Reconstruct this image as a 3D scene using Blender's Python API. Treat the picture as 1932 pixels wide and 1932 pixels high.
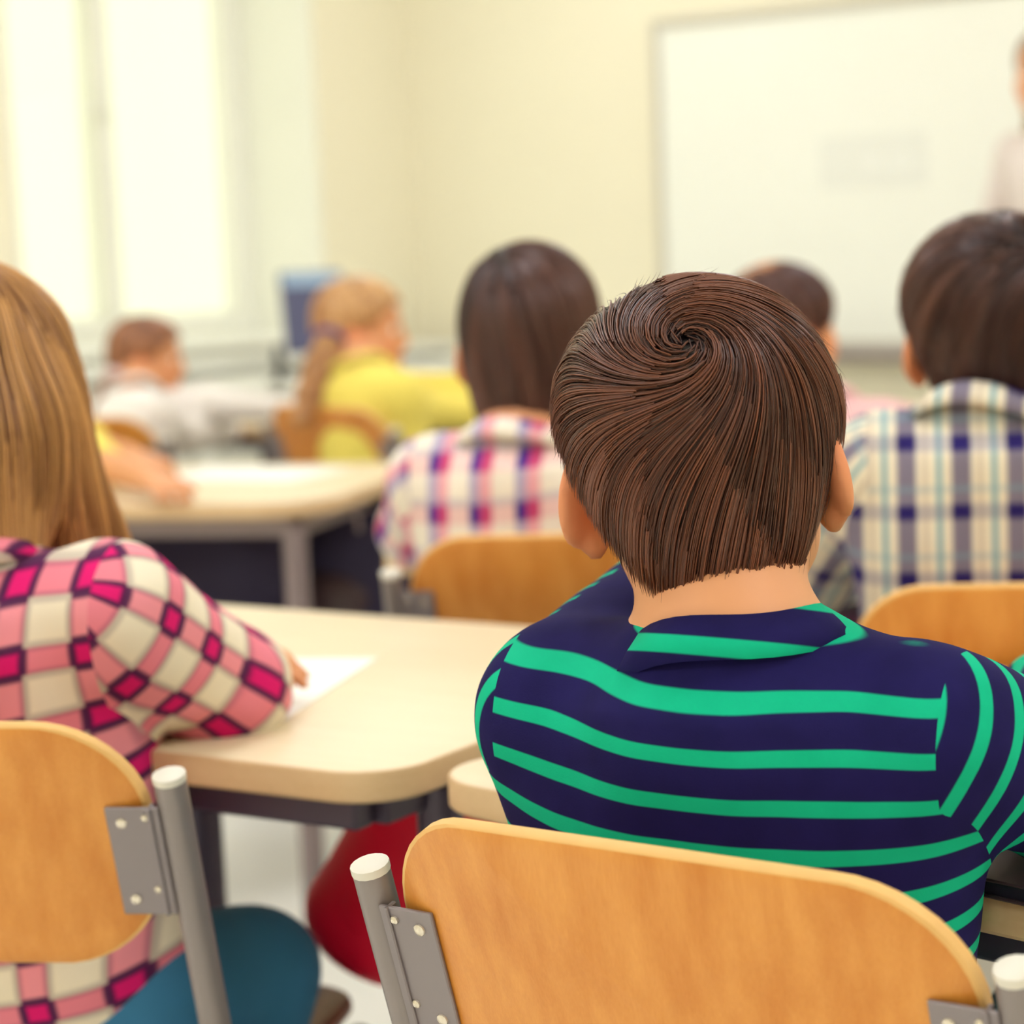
import bpy, math
import numpy as np
from mathutils import Matrix, Vector

for o in list(bpy.data.objects):
    bpy.data.objects.remove(o)
SC = bpy.context.scene
COL = SC.collection
rng = np.random.default_rng(7)
A = np.array

# ------------------------------------------------------------------ camera
FPX, PPX, PPY, CAMH = 4025.0, 1449.0, 966.0, 1.12
PITCH, ROLL = math.atan(516 / 4025.0), 0.027
c_fw = A([0, math.cos(PITCH), -math.sin(PITCH)])
_u0 = A([0, math.sin(PITCH), math.cos(PITCH)])
_r0 = A([1.0, 0, 0])
c_rt = _r0 * math.cos(ROLL) - _u0 * math.sin(ROLL)
c_up = _u0 * math.cos(ROLL) + _r0 * math.sin(ROLL)
cam = bpy.data.cameras.new('camera')
camo = bpy.data.objects.new('camera', cam)
COL.objects.link(camo)
camo.matrix_world = Matrix(((c_rt[0], c_up[0], -c_fw[0], 0), (c_rt[1], c_up[1], -c_fw[1], 0),
                            (c_rt[2], c_up[2], -c_fw[2], CAMH), (0, 0, 0, 1)))
cam.sensor_width = 36
cam.lens = FPX / 1932 * 36
cam.shift_x = 0.5 - PPX / 1932
cam.clip_start = 0.05
cam.dof.use_dof = True
cam.dof.focus_distance = 1.24
cam.dof.aperture_fstop = 4.8
SC.camera = camo

# ------------------------------------------------------------------ world and exposure
w = bpy.data.worlds.new('sky')
SC.world = w
w.use_nodes = True
bg = w.node_tree.nodes['Background']
bg.inputs[0].default_value = (1.0, 1.02, 0.72, 1)
bg.inputs[1].default_value = 1.28
SC.view_settings.view_transform = 'Standard'
SC.view_settings.look = 'None'
SC.view_settings.exposure = 0.0
SC.view_settings.gamma = 1.0
SC.view_settings.use_curve_mapping = False
LAMP = 9.3
SC.cycles.max_bounces = 6
SC.cycles.diffuse_bounces = 4
SC.cycles.adaptive_threshold = 0.02
SC.cycles.glossy_bounces = 2
SC.cycles.transmission_bounces = 2
SC.cycles.caustics_reflective = False
SC.cycles.caustics_refractive = False


def ray(x, y):
    return c_fw + c_rt * (x - PPX) / FPX - c_up * (y - PPY) / FPX


def onz(x, y, z):
    d = ray(x, y)
    return A([0, 0, CAMH]) + d * (z - CAMH) / d[2]


def dep(x, y, d):
    return A([0, 0, CAMH]) + ray(x, y) * d


# ------------------------------------------------------------------ materials
def srgb(r, g, b):
    f = lambda c: c / 12.92 if c <= 0.04045 else ((c + 0.055) / 1.055) ** 2.4
    return (f(r / 255), f(g / 255), f(b / 255), 1)


class NT:
    def __init__(s, name):
        s.m = bpy.data.materials.new(name)
        s.m.use_nodes = True
        s.t = s.m.node_tree
        s.b = s.t.nodes['Principled BSDF']
        s.out = s.t.nodes['Material Output']

    def n(s, typ, **kw):
        nd = s.t.nodes.new(typ)
        for k, v in kw.items():
            setattr(nd, k, v)
        return nd

    def l(s, a, b):
        s.t.links.new(a, b)

    def math(s, op, a, b=None, c=None):
        nd = s.n('ShaderNodeMath', operation=op)
        for i, v in enumerate((a, b, c)):
            if v is None:
                continue
            if isinstance(v, (int, float)):
                nd.inputs[i].default_value = v
            else:
                s.l(v, nd.inputs[i])
        return nd.outputs[0]

    def mix(s, f, a, b, mode='MIX'):
        nd = s.n('ShaderNodeMix', data_type='RGBA', blend_type=mode)
        for sock, v in ((nd.inputs[0], f), (nd.inputs[6], a), (nd.inputs[7], b)):
            if isinstance(v, (int, float, tuple)):
                sock.default_value = v
            else:
                s.l(v, sock)
        return nd.outputs[2]

    def noise(s, scale, detail=3, coord=None, stretch=None):
        nd = s.n('ShaderNodeTexNoise')
        nd.inputs['Scale'].default_value = scale
        nd.inputs['Detail'].default_value = detail
        if coord is None:
            coord = s.n('ShaderNodeTexCoord').outputs['Object']
        if stretch:
            mp = s.n('ShaderNodeMapping')
            mp.inputs['Scale'].default_value = stretch
            s.l(coord, mp.inputs[0])
            coord = mp.outputs[0]
        s.l(coord, nd.inputs['Vector'])
        return nd.outputs['Fac']

    def bump(s, h, strength=0.2, dist=0.002):
        nd = s.n('ShaderNodeBump')
        nd.inputs['Strength'].default_value = strength
        nd.inputs['Distance'].default_value = dist
        s.l(h, nd.inputs['Height'])
        s.l(nd.outputs[0], s.b.inputs['Normal'])

    def ramp(s, f, stops):
        nd = s.n('ShaderNodeValToRGB')
        e = nd.color_ramp.elements
        while len(e) < len(stops):
            e.new(0.5)
        for i, (p, c) in enumerate(stops):
            e[i].position = p
            e[i].color = c
        s.l(f, nd.inputs[0])
        return nd.outputs[0]

    def base(s, c):
        if isinstance(c, tuple):
            s.b.inputs['Base Color'].default_value = c
        else:
            s.l(c, s.b.inputs['Base Color'])

    def setp(s, rough=0.5, spec=0.5, metal=0.0, **kw):
        s.b.inputs['Roughness'].default_value = rough
        s.b.inputs['Specular IOR Level'].default_value = spec
        s.b.inputs['Metallic'].default_value = metal
        for k, v in kw.items():
            s.b.inputs[k].default_value = v
        return s


def plain(name, c, rough=0.5, spec=0.4, metal=0.0, var=0.06, nscale=6, bump=0.0, bscale=200):
    t = NT(name)
    f = t.noise(nscale)
    d = tuple(x * (1 - var) for x in c[:3]) + (1,)
    e = tuple(min(1, x * (1 + var)) for x in c[:3]) + (1,)
    t.base(t.mix(f, d, e))
    t.setp(rough, spec, metal)
    if bump:
        t.bump(t.noise(bscale, 2), bump, 0.001)
    return t.m


def wood(name, c1, c2, rough=0.38, stretch=(3, 3, 1.0), scale=9):
    t = NT(name)
    f = t.noise(scale, 6, stretch=stretch)
    g = t.noise(scale * 9, 3, stretch=(stretch[0] * 2, stretch[1] * 2, stretch[2] * 0.5))
    fac = t.math('ADD', t.math('MULTIPLY', f, 0.75), t.math('MULTIPLY', g, 0.25))
    t.base(t.ramp(fac, [(0.3, c1), (0.7, c2)]))
    t.setp(rough, 0.45)
    t.bump(g, 0.06, 0.0005)
    return t.m


M = {}
M['wall'] = plain('yellow_wall_paint', srgb(246, 239, 213), 0.9, 0.2, var=0.02, nscale=1.5, bump=0.05)
M['ceiling'] = plain('ceiling_paint', srgb(246, 244, 232), 0.95, 0.1, var=0.02)
M['floor'] = plain('floor_vinyl', srgb(249, 247, 236), 0.35, 0.4, var=0.05, nscale=3)
M['white'] = plain('white_lacquer', srgb(244, 243, 232), 0.45, 0.4, var=0.02)
M['board'] = plain('whiteboard_enamel', srgb(248, 249, 238), 0.35, 0.4, var=0.01)
M['boardframe'] = plain('board_frame', srgb(206, 200, 184), 0.4, 0.5, var=0.03)
M['tray'] = plain('tray_metal', srgb(150, 138, 134), 0.4, 0.5, 0.3)
M['notice'] = plain('notice_film', srgb(240, 241, 232), 0.5, 0.3, var=0.02)
M['noticemark'] = plain('notice_print', srgb(245, 246, 238), 0.5, 0.3, var=0.02)
M['chairwood'] = wood('beech_plywood', srgb(208, 128, 44), srgb(232, 160, 76), 0.36, (14, 14, 1.6), 4)
M['chairwood2'] = wood('beech_plywood_cross', srgb(214, 142, 58), srgb(236, 168, 84), 0.36, (1.6, 14, 14), 4)
M['woodedge'] = plain('plywood_edge', srgb(236, 188, 118), 0.5, 0.3, var=0.1, nscale=40)
M['seat'] = wood('dark_plywood_seat', srgb(112, 66, 50), srgb(140, 90, 66), 0.3, (8, 1.5, 8), 5)
M['tube'] = plain('grey_tube_enamel', srgb(142, 132, 130), 0.38, 0.5, 0.25, var=0.03)
M['plate'] = plain('grey_bracket_enamel', srgb(140, 130, 132), 0.4, 0.5, 0.2, var=0.03)
M['cap'] = plain('end_cap', srgb(226, 220, 206), 0.45, 0.4)
M['screw'] = plain('steel_screw', srgb(225, 215, 200), 0.25, 0.6, 0.7)
M['desktop'] = wood('pale_laminate', srgb(232, 212, 174), srgb(238, 220, 184), 0.42, (1.5, 12, 12), 4)
M['deskedge'] = wood('desk_edge_band', srgb(212, 176, 130), srgb(224, 192, 148), 0.45, (2, 2, 12), 6)
M['deskframe'] = plain('desk_frame_enamel', srgb(78, 68, 86), 0.4, 0.5, 0.2)
M['deskframe2'] = plain('desk_frame_taupe', srgb(142, 126, 126), 0.4, 0.5, 0.2)
M['paper'] = plain('paper', srgb(250, 249, 240), 0.8, 0.2, var=0.01)
M['black'] = plain('black_plastic', srgb(34, 30, 44), 0.5, 0.4)
M['red'] = plain('red_nylon', srgb(250, 16, 60), 0.6, 0.3, var=0.15, nscale=20, bump=0.2)
M['reddark'] = plain('dark_red_nylon', srgb(186, 8, 40), 0.6, 0.3, var=0.1, nscale=20)
M['mauve'] = plain('mauve_nylon', srgb(150, 96, 128), 0.7, 0.3, var=0.15, nscale=20, bump=0.2)
M['navynylon'] = plain('dark_navy_nylon', srgb(48, 42, 66), 0.7, 0.3, var=0.2, nscale=14, bump=0.2)
M['screen'] = plain('monitor_shell', srgb(84, 86, 118), 0.35, 0.5, var=0.05)
M['screenreflection'] = plain('monitor_painted_reflection', srgb(160, 186, 214), 0.15, 0.6, var=0.03)  # pale blue of the window's reflection, painted as a colour
M['pink'] = plain('pink_plastic', srgb(248, 130, 160), 0.5, 0.4)
M['darkcover'] = plain('dark_cover', srgb(66, 48, 52), 0.45, 0.4, var=0.08)
M['lampcase'] = plain('lamp_housing', srgb(240, 240, 236), 0.5, 0.3)

t = NT('window_pane')
gl = t.n('ShaderNodeBsdfGlossy')
gl.inputs['Roughness'].default_value = 0.03
tr = t.n('ShaderNodeBsdfTransparent')
mx = t.n('ShaderNodeMixShader')
mx.inputs[0].default_value = 0.05
t.l(tr.outputs[0], mx.inputs[1])
t.l(gl.outputs[0], mx.inputs[2])
t.l(mx.outputs[0], t.out.inputs['Surface'])
M['pane'] = t.m
t = NT('lamp_diffuser')
t.base((1, 0.96, 0.86, 1))
t.b.inputs['Emission Color'].default_value = (0.96, 0.98, 1.06, 1)
t.b.inputs['Emission Strength'].default_value = LAMP
M['diffuser'] = t.m


def skin(name, c, red):
    t = NT(name)
    at = t.n('ShaderNodeAttribute', attribute_name='tint')
    f = t.noise(25)
    k = t.mix(f, tuple(x * 0.94 for x in c[:3]) + (1,), c)
    t.base(t.mix(at.outputs['Fac'], k, red))
    t.setp(0.5, 0.35)
    return t.m


M['skin'] = skin('skin', srgb(232, 164, 116), srgb(228, 106, 62))
M['eyewhite'] = plain('eye_white', srgb(240, 236, 230), 0.2, 0.5)
M['iris'] = plain('eye_iris', srgb(70, 50, 40), 0.2, 0.5)
M['shoe'] = plain('shoe_canvas', srgb(50, 46, 60), 0.7, 0.3)
M['sole'] = plain('shoe_sole', srgb(226, 220, 210), 0.6, 0.3)


def cloth(name, c, var=0.08, rough=0.85):
    t = NT(name)
    f = t.noise(18, 4)
    t.base(t.mix(f, tuple(x * (1 - var) for x in c[:3]) + (1,), tuple(min(1, x * (1 + var)) for x in c[:3]) + (1,)))
    t.setp(rough, 0.15)
    t.b.inputs['Sheen Weight'].default_value = 0.05
    t.bump(t.noise(900, 2), 0.15, 0.0006)
    return t.m


M['jeans'] = cloth('teal_denim', srgb(62, 124, 164), 0.15)
M['darktrousers'] = cloth('dark_grey_trousers', srgb(52, 46, 62), 0.15)
M['yellow'] = cloth('yellow_knit', srgb(246, 226, 110), 0.05)
M['whiteknit'] = cloth('white_knit', srgb(246, 240, 232), 0.03)
M['palepink'] = cloth('pale_pink_cotton', srgb(238, 190, 190), 0.06)
M['palegrey'] = cloth('pale_pinkish_blouse', srgb(232, 220, 214), 0.04)
M['tie'] = cloth('purple_scrunchie', srgb(122, 92, 140), 0.1)
M['tiew'] = cloth('pale_scrunchie', srgb(232, 206, 204), 0.1)


def patt(name):
    t = NT(name)
    uv = t.n('ShaderNodeUVMap', uv_map='pat')
    uv2 = t.n('ShaderNodeUVMap', uv_map='pat_sleeve')
    sm = t.n('ShaderNodeAttribute', attribute_name='seam')
    vm = t.n('ShaderNodeMix', data_type='VECTOR')
    t.l(t.math('GREATER_THAN', sm.outputs['Fac'], 0.0), vm.inputs[0])
    t.l(uv.outputs[0], vm.inputs[4])
    t.l(uv2.outputs[0], vm.inputs[5])
    sp = t.n('ShaderNodeSeparateXYZ')
    t.l(vm.outputs[1], sp.inputs[0])
    t.setp(0.85, 0.12)
    t.bump(t.noise(900, 2), 0.15, 0.0006)
    return t, sp.outputs[0], sp.outputs[1]


def band(t, co, period, lo, hi, soft=0.02):
    """1 where fract(co/period) lies between lo and hi"""
    fr = t.math('FRACT', t.math('ADD', t.math('DIVIDE', co, period), 100.0))
    a = t.n('ShaderNodeMapRange', interpolation_type='SMOOTHSTEP')
    a.inputs[1].default_value = lo - soft
    a.inputs[2].default_value = lo + soft
    t.l(fr, a.inputs[0])
    b = t.n('ShaderNodeMapRange', interpolation_type='SMOOTHSTEP')
    b.inputs[1].default_value = hi - soft
    b.inputs[2].default_value = hi + soft
    t.l(fr, b.inputs[0])
    return t.math('MULTIPLY', a.outputs[0], t.math('SUBTRACT', 1.0, b.outputs[0]))


t, u, v = patt('navy_green_stripes')
k = band(t, v, 0.0262, 0.08, 0.41, 0.025)
n = t.noise(30, 3)
navy = t.mix(n, srgb(24, 20, 66), srgb(36, 30, 92))
t.base(t.mix(k, navy, t.mix(n, srgb(8, 178, 132), srgb(26, 196, 152))))
M['stripes'] = t.m

t, u, v = patt('pink_plaid')
PU, PV = 0.058, 0.054
cream = srgb(244, 232, 208)
vb = band(t, u, PU, 0.30, 0.66)
hb = band(t, v, PV, 0.30, 0.66)
vl = t.math('ADD', band(t, u, PU, 0.24, 0.35, .03), band(t, u, PU, 0.61, 0.72, .03))
hl = t.math('ADD', band(t, v, PV, 0.22, 0.35, .03), band(t, v, PV, 0.61, 0.74, .03))
c = t.mix(t.math('MULTIPLY', vb, 0.9), cream, srgb(244, 140, 158))
c = t.mix(t.math('MULTIPLY', hb, 0.9), c, srgb(238, 120, 146))
c = t.mix(t.math('MULTIPLY', vb, hb), c, srgb(226, 32, 116))
dk = t.math('MAXIMUM', t.math('MULTIPLY', vl, t.math('ADD', 0.4, t.math('MULTIPLY', hb, 0.6))),
            t.math('MULTIPLY', hl, t.math('ADD', 0.35, t.math('MULTIPLY', vb, 0.65))))
c = t.mix(t.math('MINIMUM', t.math('MULTIPLY', dk, 0.95), 1.0), c, srgb(70, 32, 76))
t.base(c)
M['pinkplaid'] = t.m

t, u, v = patt('purple_plaid')
PU, PV = 0.056, 0.058
vb1 = band(t, u, PU, 0.22, 0.46, 0.05)
vb2 = band(t, u, PU, 0.44, 0.72, 0.05)
hb = band(t, v, PV, 0.28, 0.66, 0.05)
hb2 = band(t, v, PV, 0.62, 0.78, 0.05)
c = t.mix(t.math('MULTIPLY', vb1, 0.6), srgb(244, 234, 216), srgb(112, 100, 184))
c = t.mix(t.math('MULTIPLY', vb2, 0.7), c, srgb(234, 130, 156))
c = t.mix(t.math('MULTIPLY', hb, 0.5), c, srgb(238, 170, 176))
c = t.mix(t.math('MULTIPLY', hb2, 0.35), c, srgb(130, 120, 170))
c = t.mix(t.math('MULTIPLY', vb1, hb), c, srgb(54, 40, 140))
c = t.mix(t.math('MULTIPLY', t.math('MULTIPLY', vb2, hb), 0.9), c, srgb(196, 44, 110))
t.base(c)
M['purpleplaid'] = t.m

t, u, v = patt('blue_plaid')
PU, PV = 0.052, 0.064
c = srgb(240, 228, 204)
c = t.mix(t.math('MULTIPLY', band(t, u, PU, 0.30, 0.66, 0.04), 0.8), c, srgb(76, 66, 118))
c = t.mix(t.math('MULTIPLY', band(t, u, PU, 0.02, 0.13, 0.04), 0.75), c, srgb(70, 160, 178))
c = t.mix(t.math('MULTIPLY', band(t, u, PU, 0.78, 0.86, 0.03), 0.5), c, srgb(176, 150, 130))
c = t.mix(t.math('MULTIPLY', band(t, v, PV, 0.30, 0.52, 0.04), 0.45), c, srgb(110, 108, 150))
c = t.mix(t.math('MULTIPLY', band(t, v, PV, 0.70, 0.80, 0.04), 0.35), c, srgb(130, 170, 186))
cr = t.math('MULTIPLY', band(t, u, PU, 0.30, 0.66, 0.04), band(t, v, PV, 0.30, 0.52, 0.04))
c = t.mix(cr, c, srgb(44, 34, 100))
t.base(c)
M['blueplaid'] = t.m


def hairmat(name):
    t = NT(name)
    at = t.n('ShaderNodeAttribute', attribute_name='col')
    t.base(at.outputs['Color'])
    t.setp(0.34, 0.55)
    return t.m


M['hair'] = hairmat('hair_strands')


# ------------------------------------------------------------------ mesh helpers
def mesh_obj(name, V, Fc, mat, parent=None, smooth=True, mats=None, fmat=None):
    me = bpy.data.meshes.new(name)
    V = np.asarray(V, dtype=np.float32)
    if isinstance(Fc, np.ndarray):
        me.vertices.add(len(V))
        me.vertices.foreach_set('co', V.ravel())
        k = Fc.shape[1]
        me.loops.add(Fc.size)
        me.loops.foreach_set('vertex_index', Fc.ravel().astype(np.int32))
        me.polygons.add(len(Fc))
        me.polygons.foreach_set('loop_start', np.arange(0, Fc.size, k, dtype=np.int32))
        me.polygons.foreach_set('loop_total', np.full(len(Fc), k, dtype=np.int32))
        me.update(calc_edges=True)
    else:
        me.from_pydata([tuple(map(float, p)) for p in V], [], Fc)
        me.update()
    for m_ in (mats or [mat]):
        me.materials.append(m_)
    if fmat is not None:
        me.polygons.foreach_set('material_index', np.asarray(fmat, dtype=np.int32))
    if smooth:
        me.polygons.foreach_set('use_smooth', np.ones(len(me.polygons), dtype=bool))
    o = bpy.data.objects.new(name, me)
    COL.objects.link(o)
    if parent:
        o.parent = parent
    return o


def tag(o, label=None, cat=None, group=None, kind=None):
    if label:
        o['label'] = label
    if cat:
        o['category'] = cat
    if group:
        o['group'] = group
    if kind:
        o['kind'] = kind
    return o


def empty(name, loc=(0, 0, 0), yaw=0.0):
    o = bpy.data.objects.new(name, None)
    o.empty_display_size = 0.1
    COL.objects.link(o)
    o.location = tuple(map(float, loc))
    o.rotation_euler = (0, 0, -math.radians(yaw))
    return o


def Rz(deg):
    a = math.radians(deg)
    return A([[math.cos(a), -math.sin(a), 0], [math.sin(a), math.cos(a), 0], [0, 0, 1]])


def Rx(deg):
    a = math.radians(deg)
    return A([[1, 0, 0], [0, math.cos(a), -math.sin(a)], [0, math.sin(a), math.cos(a)]])


def Ry(deg):
    a = math.radians(deg)
    return A([[math.cos(a), 0, math.sin(a)], [0, 1, 0], [-math.sin(a), 0, math.cos(a)]])


class MB:
    """collects simple shapes into one mesh"""

    def __init__(s):
        s.V, s.F, s.S = [], [], []

    def add(s, V, F, mi=0):
        o = len(s.V)
        s.V += [tuple(map(float, p)) for p in V]
        s.F += [tuple(i + o for i in f) for f in F]
        s.S += [mi] * len(F)
        return s

    def box(s, lo, hi, bev=0.0, R=None, c=None, mi=0):
        lo, hi = A(lo, float), A(hi, float)
        b = min(bev, *(0.49 * (hi - lo)))
        V, F = [], []
        if b <= 0:
            V = [(x, y, z) for x in (lo[0], hi[0]) for y in (lo[1], hi[1]) for z in (lo[2], hi[2])]
            F = [(0, 1, 3, 2), (4, 6, 7, 5), (0, 4, 5, 1), (2, 3, 7, 6), (0, 2, 6, 4), (1, 5, 7, 3)]
        else:
            mid, hf = (lo + hi) / 2, (hi - lo) / 2
            idx = {}
            for sx in (-1, 1):
                for sy in (-1, 1):
                    for sz in (-1, 1):
                        for ax in range(3):
                            h = hf - b
                            h[ax] = hf[ax]
                            idx[(sx, sy, sz, ax)] = len(V)
                            V.append(mid + A([sx, sy, sz]) * h)
            for ax in range(3):
                o1, o2 = [a for a in range(3) if a != ax]
                for sg in (-1, 1):
                    f = []
                    for p, q in ((-1, -1), (1, -1), (1, 1), (-1, 1)):
                        sgn = [0, 0, 0]
                        sgn[ax], sgn[o1], sgn[o2] = sg, p, q
                        f.append(idx[(*sgn, ax)])
                    F.append(tuple(f))
            for ax in range(3):
                o1, o2 = [a for a in range(3) if a != ax]
                for p in (-1, 1):
                    for q in (-1, 1):
                        f = []
                        for sg, a2 in ((-1, o1), (1, o1), (1, o2), (-1, o2)):
                            sgn = [0, 0, 0]
                            sgn[ax], sgn[o1], sgn[o2] = sg, p, q
                            f.append(idx[(*sgn, a2)])
                        F.append(tuple(f))
            for sx in (-1, 1):
                for sy in (-1, 1):
                    for sz in (-1, 1):
                        F.append(tuple(idx[(sx, sy, sz, a)] for a in range(3)))
        V = A(V, float)
        if R is not None:
            cc = A(c, float) if c is not None else np.zeros(3)
            V = (V - cc) @ A(R).T + cc
        return s.add(V, F, mi)

    def tube(s, pts, r, n=12, mi=0, caps=True):
        P = A(pts, float)
        m_ = len(P)
        rr = np.full(m_, r) if np.isscalar(r) else A(r)
        T = np.gradient(P, axis=0)
        T /= np.linalg.norm(T, axis=1)[:, None]
        ref = A([0, 0, 1.0]) if abs(T[0][2]) < 0.9 else A([1.0, 0, 0])
        nrm = np.cross(T[0], ref)
        nrm /= np.linalg.norm(nrm)
        V = []
        for i in range(m_):
            nrm = nrm - T[i] * (nrm @ T[i])
            nrm /= np.linalg.norm(nrm)
            bi = np.cross(T[i], nrm)
            for j in range(n):
                a = 2 * math.pi * j / n
                V.append(P[i] + rr[i] * (math.cos(a) * nrm + math.sin(a) * bi))
        F = [(i * n + j, i * n + (j + 1) % n, (i + 1) * n + (j + 1) % n, (i + 1) * n + j)
             for i in range(m_ - 1) for j in range(n)]
        if caps:
            F += [tuple(range(n))[::-1], tuple(range((m_ - 1) * n, m_ * n))]
        return s.add(V, F, mi)

    def build(s, name, mat, parent=None, smooth=False, mats=None):
        o = mesh_obj(name, s.V, s.F, mat, parent, smooth, mats, s.S if mats else None)
        bm_fix(o)
        return o


import bmesh


def bm_fix(o):
    bm = bmesh.new()
    bm.from_mesh(o.data)
    bmesh.ops.recalc_face_normals(bm, faces=bm.faces)
    bm.to_mesh(o.data)
    bm.free()


def sharp_smooth(o, ang=35):
    me = o.data
    me.polygons.foreach_set('use_smooth', np.ones(len(me.polygons), dtype=bool))
    me.set_sharp_from_angle(angle=math.radians(ang))
    return o


def fillet(pts, r, n=6):
    """round the inner corners of a 3-D polyline"""
    P = [A(p, float) for p in pts]
    out = [P[0]]
    for a, b, c in zip(P[:-2], P[1:-1], P[2:]):
        u, w_ = a - b, c - b
        lu, lw = np.linalg.norm(u), np.linalg.norm(w_)
        d = min(r, lu * 0.45, lw * 0.45)
        p, q = b + u / lu * d, b + w_ / lw * d
        for i in range(n + 1):
            t_ = i / n
            out.append((1 - t_) ** 2 * p + 2 * t_ * (1 - t_) * b + t_ ** 2 * q)
    out.append(P[-1])
    return out


def rrect(hx, hy, r, n=8, cx=0, cy=0):
    pts = []
    for sx, sy, a0 in ((1, 1, 0), (-1, 1, 90), (-1, -1, 180), (1, -1, 270)):
        for i in range(n + 1):
            a = math.radians(a0 + 90 * i / n)
            pts.append((cx + sx * (hx - r) + r * math.cos(a), cy + sy * (hy - r) + r * math.sin(a)))
    return pts


def plate(mb, out2, z0, z1, bev, mi_top=0, mi_side=1):
    """horizontal plate from a 2-D outline with eased edges"""
    P = A(out2, float)
    n_ = len(P)
    e = np.roll(P, -1, 0) - np.roll(P, 1, 0)
    e /= np.linalg.norm(e, axis=1)[:, None]
    nr = np.stack([e[:, 1], -e[:, 0]], 1)
    rings = [(P - nr * bev, z0), (P, z0 + bev), (P, z1 - bev), (P - nr * bev * 0.4, z1 - bev * 0.2), (P - nr * bev, z1)]
    V = [(p[0], p[1], z) for R_, z in rings for p in R_]
    F, S = [], []
    for k_ in range(len(rings) - 1):
        for j in range(n_):
            F.append((k_ * n_ + j, k_ * n_ + (j + 1) % n_, (k_ + 1) * n_ + (j + 1) % n_, (k_ + 1) * n_ + j))
            S.append(mi_side)
    F.append(tuple(range(n_))[::-1])
    S.append(mi_side)
    F.append(tuple(range((len(rings) - 1) * n_, len(rings) * n_)))
    S.append(mi_top)
    o = len(mb.V)
    mb.V += V
    mb.F += [tuple(i + o for i in f) for f in F]
    mb.S += S


# ------------------------------------------------------------------ the room
TH = math.radians(36)
ER = A([math.cos(TH), -math.sin(TH), 0])
EB = A([-math.sin(TH), -math.cos(TH), 0])
CORNER = A([-1.234, 7.734, 0])
RW, RL, RH = 7.4, 8.4, 3.0
room_rot = Matrix(((ER[0], EB[0], 0, CORNER[0]), (ER[1], EB[1], 0, CORNER[1]), (0, 0, 1, 0), (0, 0, 0, 1)))


def room(o):           # room frame: x along the front wall to the right, y away from it, z up
    o.matrix_world = room_rot
    return o


def rpt(x, y, z=0.0):
    return CORNER + ER * x + EB * y + A([0, 0, z])


def struct(name, mb, mat, mats=None):
    o = room(mb.build(name, mat, mats=mats))
    o['kind'] = 'structure'
    return o


struct('floor', MB().box((-0.5, -0.2, -0.12), (RW + 0.2, RL + 0.2, 0)), M['floor'])
struct('ceiling', MB().box((-0.5, -0.2, RH), (RW + 0.2, RL + 0.2, RH + 0.12)), M['ceiling'])
struct('wall_front', MB().box((-0.5, -0.2, 0), (RW + 0.2, 0, RH)), M['wall'])
struct('wall_back', MB().box((-0.5, RL, 0), (RW + 0.2, RL + 0.2, RH)), M['wall'])
struct('wall_right', MB().box((RW, 0, 0), (RW + 0.2, RL, RH)), M['wall'])
WIN = [(0.46, 1.66), (2.35, 3.55), (4.2, 5.4), (6.1, 7.3)]
WZ0, WZ1, WD = 0.84, 2.62, 0.45
wl = MB()
edges = [0.0] + [e for w_ in WIN for e in w_] + [RL]
for i in range(0, len(edges), 2):
    wl.box((-WD, edges[i], 0), (0, edges[i + 1], RH))
for a, b in WIN:
    wl.box((-WD, a, 0), (0, b, WZ0 - 0.03))
    wl.box((-WD, a, WZ1), (0, b, RH))
struct('wall_left', wl, M['wall'])
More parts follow.
